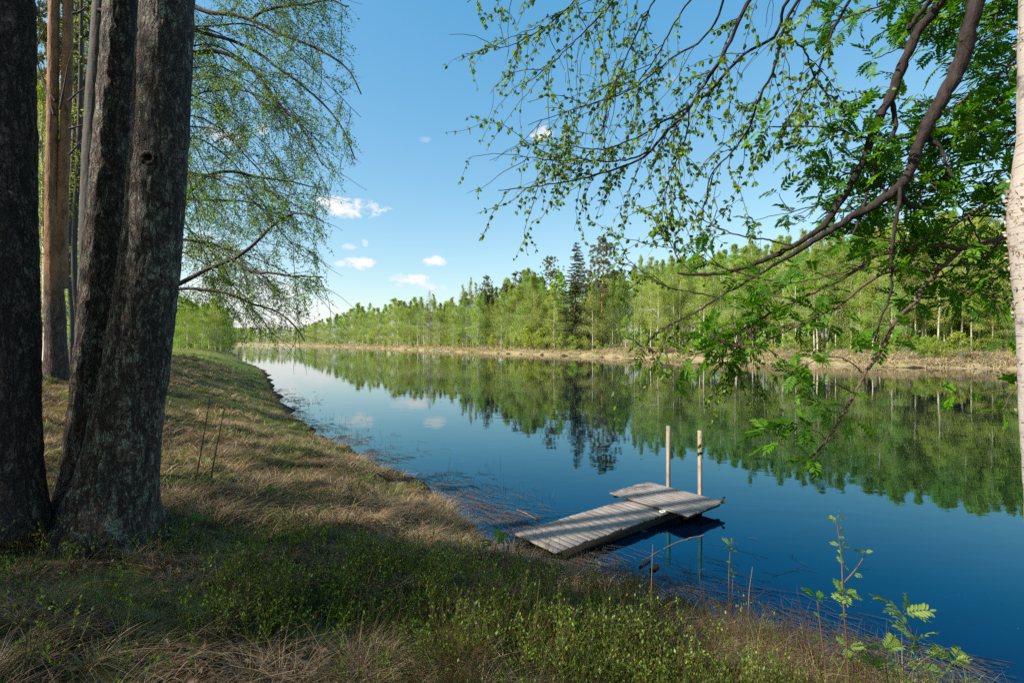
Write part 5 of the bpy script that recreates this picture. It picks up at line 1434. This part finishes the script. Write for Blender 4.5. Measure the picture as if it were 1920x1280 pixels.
# arching tufts close to the camera: dead grass, and fine hair grass
def tufts_of(n, nb, r0, r1, h0, h1_, wd, dens_f, tlo, thi, a0, a1, bend0, bend1, spread):
    X, Y = polar(n, r0, r1, a0, a1); sn = s_near(X, Y)
    mk = (sn > 0.25) & (rng.uniform(0, 1, n) < dens_f(X, Y, sn)); X, Y = sel(X, Y, mk); n = len(X)
    hh = rng.uniform(h0, h1_, n); tt = rng.uniform(tlo, thi, n); lean = rng.uniform(0, 6.28, n)
    ii = np.repeat(np.arange(n), nb); m = len(ii)
    ang = rng.uniform(0, 6.28, m); rad = np.abs(rng.normal(0, spread, m))
    bx = X[ii] + np.cos(ang) * rad; by = Y[ii] + np.sin(ang) * rad
    phi = np.where(rng.uniform(0, 1, m) < 0.45, lean[ii] + rng.normal(0, 0.5, m), ang)
    r = np.hypot(bx, by)
    G = Geo(); blades(G, bx, by, hh[ii] * rng.uniform(0.5, 1.15, m), np.maximum(wd * rng.uniform(0.7, 1.3, m), r * 0.0006), phi, rng.uniform(bend0, bend1, m), np.clip(tt[ii] + rng.normal(0, 0.14, m), 0, 1))
    return G
patchy = lambda x, y, sd, lo, k: np.clip((fbm(x * 1.5, y * 1.5, seed=sd) - lo) * k, 0, 1)
G = tufts_of(1900, 46, 1.8, 9.0, 0.16, 0.36, 0.0034, lambda x, y, s: patchy(x, y, 81, 0.47, 8) * np.where((x > -0.6) & (x < 2.0) & (y < 5), 0.35, 0.9), 0.1, 0.65, -53, 45, 0.7, 2.0, 0.03)  # low tint range puts the shade near the pines into the blades
tag(build('dry_grass_tufts', G, M['grass_dry']), 'arching tufts of dead straw coloured grass near the pines', 'grass', kind='stuff')
G = tufts_of(3400, 60, 1.8, 9.0, 0.08, 0.20, 0.0022, lambda x, y, s: patchy(x, y, 82, 0.49, 8) * np.where(x > -0.4, 0.5, 0.9), 0.1, 0.75, -53, 45, 0.4, 1.4, 0.045)
tag(build('green_grass_tufts', G, M['grass_green']), 'soft tufts of fine green grass on the shaded bank', 'grass', kind='stuff')
G = tufts_of(9000, 26, 6.0, 45.0, 0.16, 0.34, 0.004, lambda x, y, s: patchy(x * 0.6, y * 0.6, 84, 0.44, 7) * np.where(y > 7, 0.8, 0.2) * (s < 26), 0.15, 0.85, -45, 5, 0.7, 1.8, 0.06)
tag(build('straw_tussocks', G, M['grass_dry']), 'rough tussocks of bleached grass along the sunlit bank', 'grass', kind='stuff')
G = tufts_of(8000, 26, 8.0, 60.0, 0.10, 0.24, 0.0035, lambda x, y, s: patchy(x * 0.6, y * 0.6, 85, 0.46, 7) * np.where(y > 9, 0.8, 0.2) * (s < 30), 0.35, 1.0, -45, 0, 0.3, 1.3, 0.07)
tag(build('green_tussocks', G, M['grass_green']), 'bright green grass tussocks along the sunlit bank', 'grass', kind='stuff')
G = tufts_of(420, 7, 2.0, 7.5, 0.25, 0.5, 0.004, lambda x, y, s: np.where((x > -0.8) & (s > 0.3), 0.9, 0.25), 0.3, 0.9, -40, 45, 0.15, 0.9, 0.03)
tag(build('tall_grass', G, M['grass_green']), 'long upright green blades standing among the bilberries', 'grass', kind='stuff')

# bilberry sprigs
def bilberry_proto(g):
    n1 = int(g.integers(2, 5)); h = g.uniform(0.20, 0.38)
    P0 = np.zeros((n1, 3)); P0[:, :2] = g.normal(0, 0.018, (n1, 2))
    a = g.uniform(0, 6.28, n1); e = np.radians(g.uniform(64, 90, n1))
    S = strands(P0, np.stack([np.cos(a) * np.cos(e), np.sin(a) * np.cos(e), np.sin(e)], -1), h * g.uniform(0.6, 1.05, n1), 5, -0.03, 0.10, g)
    n2 = n1 * 3; bi = g.integers(0, n1, n2); p, tg = pick(S[bi], g.uniform(0.25, 0.85, n2))
    S2 = strands(p, spread_dirs(tg, 20, 50, g), h * g.uniform(0.2, 0.45, n2), 4, -0.08, 0.12, g)
    gs, gl = Geo(), Geo()
    tubes(gs, S, np.full((n1, 5), 0.0017) * np.linspace(1, .6, 5)[None], 3, 0.3); tubes(gs, S2, np.full((n2, 4), 0.0012) * np.linspace(1, .6, 4)[None], 3, 0.5)
    nl = 40; bi = g.integers(0, n2, nl); p, tg = pick(S2[bi], g.uniform(0.1, 1, nl))
    d = nrm(spread_dirs(tg, 25, 70, g) + np.array([0, 0, 0.25]))
    leaves(gl, p, nrm(d + np.array([0, 0, 0.55])), g.uniform(0.013, 0.025, nl), 0.50, 0.25, g=g)
    bi = g.integers(0, n1, 8); p, tg = pick(S[bi], g.uniform(0.4, 1, 8)); leaves(gl, p, spread_dirs(tg, 20, 60, g), g.uniform(0.014, 0.024, 8), 0.62, 0.25, g=g)
    return gs.arrays(), gl.arrays()


BPR = [bilberry_proto(np.random.default_rng(700 + i)) for i in range(9)]
X, Y = polar(10500, 1.8, 9.5, -50, 40)
sn = s_near(X, Y); cl = fbm(X * 1.2, Y * 1.2, seed=41)
core = np.exp(-(((X - 0.75) / 1.35) ** 2 + ((Y - 3.6) / 1.7) ** 2) ** 1.2)
ridge = np.exp(-((sn - 2.2) / 1.6) ** 2) * np.clip((X + 2.6) / 1.2, 0, 1) * np.clip((5.4 - Y) / 1.0, 0, 1)
base_l = np.exp(-(((X + 1.6) / 1.3) ** 2 + ((Y - 4.1) / 0.8) ** 2))
dens = np.clip(0.95 * core + 0.65 * ridge + 0.55 * base_l + 0.05, 0, 1) * np.clip((cl - 0.42) * 6.5, 0.05, 1) * np.where(X > 2.3, 0.25, 1)
mk = (sn > 0.35) & (rng.uniform(0, 1, len(X)) < dens) & (Y < 9)
X, Y = sel(X, Y, mk); Z = hgt(X, Y)
GS_, GL_ = Geo(), Geo()
for k in range(9):
    ii = np.nonzero(np.arange(len(X)) % 9 == k)[0]
    for (V, F, T), G_ in ((BPR[k][0], GS_), (BPR[k][1], GL_)):
        a = np.random.default_rng(k).uniform(0, 6.28, len(ii)); s = np.random.default_rng(k + 50).uniform(0.7, 1.25, len(ii))
        ca, sa = np.cos(a), np.sin(a)
        VV = np.stack([(V[None, :, 0] * ca[:, None] - V[None, :, 1] * sa[:, None]) * s[:, None] + X[ii][:, None], (V[None, :, 0] * sa[:, None] + V[None, :, 1] * ca[:, None]) * s[:, None] + Y[ii][:, None], V[None, :, 2] * s[:, None] + Z[ii][:, None] - 0.005], -1)
        sh = np.random.default_rng(k + 90).uniform(-0.3, 0.3, len(ii))
        for kk, f in F.items():
            FF = (f[None] + (np.arange(len(ii)) * len(V))[:, None, None]).reshape(-1, kk)
            G_.add(VV.reshape(-1, 3), FF, np.clip(T[None] + sh[:, None], 0, 1).reshape(-1))
# bare brown twigs among them and along the edge by the dock
X, Y = polar(5200, 2.0, 9.0, -35, 42); sn = s_near(X, Y)
edge_ = np.exp(-((sn - 0.75) / 0.55) ** 2) * ((X > 0.2) & (X < 2.6)) * 0.9 + 0.16 * (X > -1.0) * (sn > 0.5)
mk = (sn > 0.1) & (rng.uniform(0, 1, len(X)) < edge_); X, Y = sel(X, Y, mk); Z = hgt(X, Y)
for k in range(9):
    ii = np.nonzero(np.arange(len(X)) % 9 == k)[0]; V, F, T = BPR[k][0]
    a = np.random.default_rng(k + 7).uniform(0, 6.28, len(ii)); s = np.random.default_rng(k + 57).uniform(0.7, 1.3, len(ii)); ca, sa = np.cos(a), np.sin(a)
    VV = np.stack([(V[None, :, 0] * ca[:, None] - V[None, :, 1] * sa[:, None]) * s[:, None] + X[ii][:, None], (V[None, :, 0] * sa[:, None] + V[None, :, 1] * ca[:, None]) * s[:, None] + Y[ii][:, None], V[None, :, 2] * s[:, None] + Z[ii][:, None] - 0.005], -1)
    for kk, f in F.items():
        GS_.add(VV.reshape(-1, 3), (f[None] + (np.arange(len(ii)) * len(V))[:, None, None]).reshape(-1, kk), np.clip(T[None] - 0.1 + 0 * s[:, None], 0, 1).reshape(-1))
tag(build('bilberry_leaves', GL_, M['leaf_bilberry']), 'low bright green bilberry leaves covering the slope above the dock', 'bilberry', kind='stuff')
tag(build('bilberry_stems', GS_, M['bilberry_stem']), 'thin green brown bilberry twigs on the slope above the dock', 'bilberry', kind='stuff')
print('bilberries', len(X))

# fallen leaves
X, Y = polar(15000, 1.7, 8, -52, 40)
sn = s_near(X, Y); cl = fbm(X * 1.5, Y * 1.5, seed=51)
dens = np.clip((cl - 0.42) * 5, 0.05, 1) * np.where(X < -0.3, 1, 0.35) * np.where(Y > 4.8, 0.25, 1)
mk = (sn > 0.6) & (rng.uniform(0, 1, len(X)) < dens); X, Y = sel(X, Y, mk); n = len(X)
a = rng.uniform(0, 6.28, n); G = Geo()
leaves(G, np.stack([X, Y, hgt(X, Y) + rng.uniform(0.004, 0.03, n)], -1), np.stack([np.cos(a), np.sin(a), rng.normal(0, 0.25, n)], -1), rng.uniform(0.03, 0.075, n), 0.68, 0.7, rich=True, up=1.3)
tag(build('leaf_litter', G, M['litter']), 'brown fallen leaves scattered on the earth under the pines', 'leaves', kind='stuff')
# thin dead twigs and loose straws lying about
X, Y = polar(2200, 1.8, 14, -52, 45); sn = s_near(X, Y); mk = sn > 0.3; X, Y = sel(X, Y, mk); n = len(X)
a = rng.uniform(0, 6.28, n); G = Geo()
S = strands(np.stack([X, Y, hgt(X, Y) + 0.015], -1), np.stack([np.cos(a), np.sin(a), rng.uniform(0, 0.35, n)], -1), rng.uniform(0.12, 0.45, n), 6, 0.03, 0.07)
tubes(G, S, np.full((n, 6), 0.0018) * np.linspace(1, 0.5, 6)[None], 3, rng.uniform(0.1, 1, n))
tag(build('loose_straw', G, M['grass_dry']), 'loose straws and fine twigs lying on the bank', 'straw', kind='stuff')

# reeds: flattened dead ones drifting along the shore, and thin green ones standing in the water
X, Y = polar(90000, 4.0, 36, -42, 42); sn = s_near(X, Y)
cl = fbm(X * 0.9, Y * 0.9, seed=61)
dens = np.exp(-np.abs(sn + 0.35) / 0.42) * np.clip((cl - 0.36) * 6, 0, 1)
mk = (sn < 0.05) & (sn > -2.6) & (rng.uniform(0, 1, len(X)) < dens * np.where(X > 1.4, 0.35, 1.0)); X, Y = sel(X, Y, mk); n = len(X)
a = np.radians(rng.normal(-52, 30, n)); r = np.hypot(X, Y)
L = rng.uniform(0.12, 0.5, n); G = Geo()
P0 = np.stack([X, Y, np.full(n, 0.004)], -1); S = strands(P0, np.stack([np.cos(a), np.sin(a), np.zeros(n)], -1), L, 5, 0.0, 0.06)
S[:, :, 2] = 0.003 + rng.uniform(0, 0.012, n)[:, None]
tubes(G, S, np.maximum(rng.uniform(0.001, 0.0026, n), r * 0.00022)[:, None] * np.ones((1, 5)), 3, rng.uniform(0, 1, n))
tag(build('floating_reeds', G, M['reed_dead']), 'dark dead reeds drifting in the shallows along the shore', 'reeds', kind='stuff')
X, Y = polar(26000, 5.0, 45, -40, 20); sn = s_near(X, Y); cl = fbm(X * 0.8 + 9, Y * 0.8, seed=64)
dens = np.exp(-((sn + 0.9) / 0.8) ** 2) * np.clip((cl - 0.54) * 9, 0, 1)
mk = (sn < -0.1) & (sn > -3.5) & (rng.uniform(0, 1, len(X)) < dens * 0.35); X, Y = sel(X, Y, mk); n = len(X); r = np.hypot(X, Y)
G = Geo(); S = strands(np.stack([X, Y, np.full(n, -0.12)], -1), np.stack([rng.normal(0, .15, n), rng.normal(0, .15, n), np.ones(n)], -1), rng.uniform(0.2, 0.42, n), 5, 0.03, 0.05)
tubes(G, S, np.maximum(0.0016, r * 0.00028)[:, None] * np.linspace(1, .4, 5)[None], 3, rng.uniform(0, 1, n))
tag(build('sedge', G, M['reed_green']), 'thin green sedge stems standing in the shallow water', 'sedge', kind='stuff')
# seed flecks drifting on the water
X, Y = polar(5000, 3.5, 14, -10, 50); sn = s_near(X, Y); mk = (sn < -0.3) & (rng.uniform(0, 1, len(X)) < patchy(X, Y, 91, 0.5, 6) * 0.25 + 0.02); X, Y = sel(X, Y, mk); n = len(X); a = rng.uniform(0, 6.28, n); G = Geo()
leaves(G, np.stack([X, Y, np.full(n, 0.003)], -1), np.stack([np.cos(a), np.sin(a), np.zeros(n)], -1), rng.uniform(0.006, 0.018, n), 0.6, 0.0, up=40.0)
tag(build('floating_leaves', G, M['litter']), 'tiny pale seeds and leaf scraps drifting on the dark water', 'flotsam', kind='stuff')
print('done building')
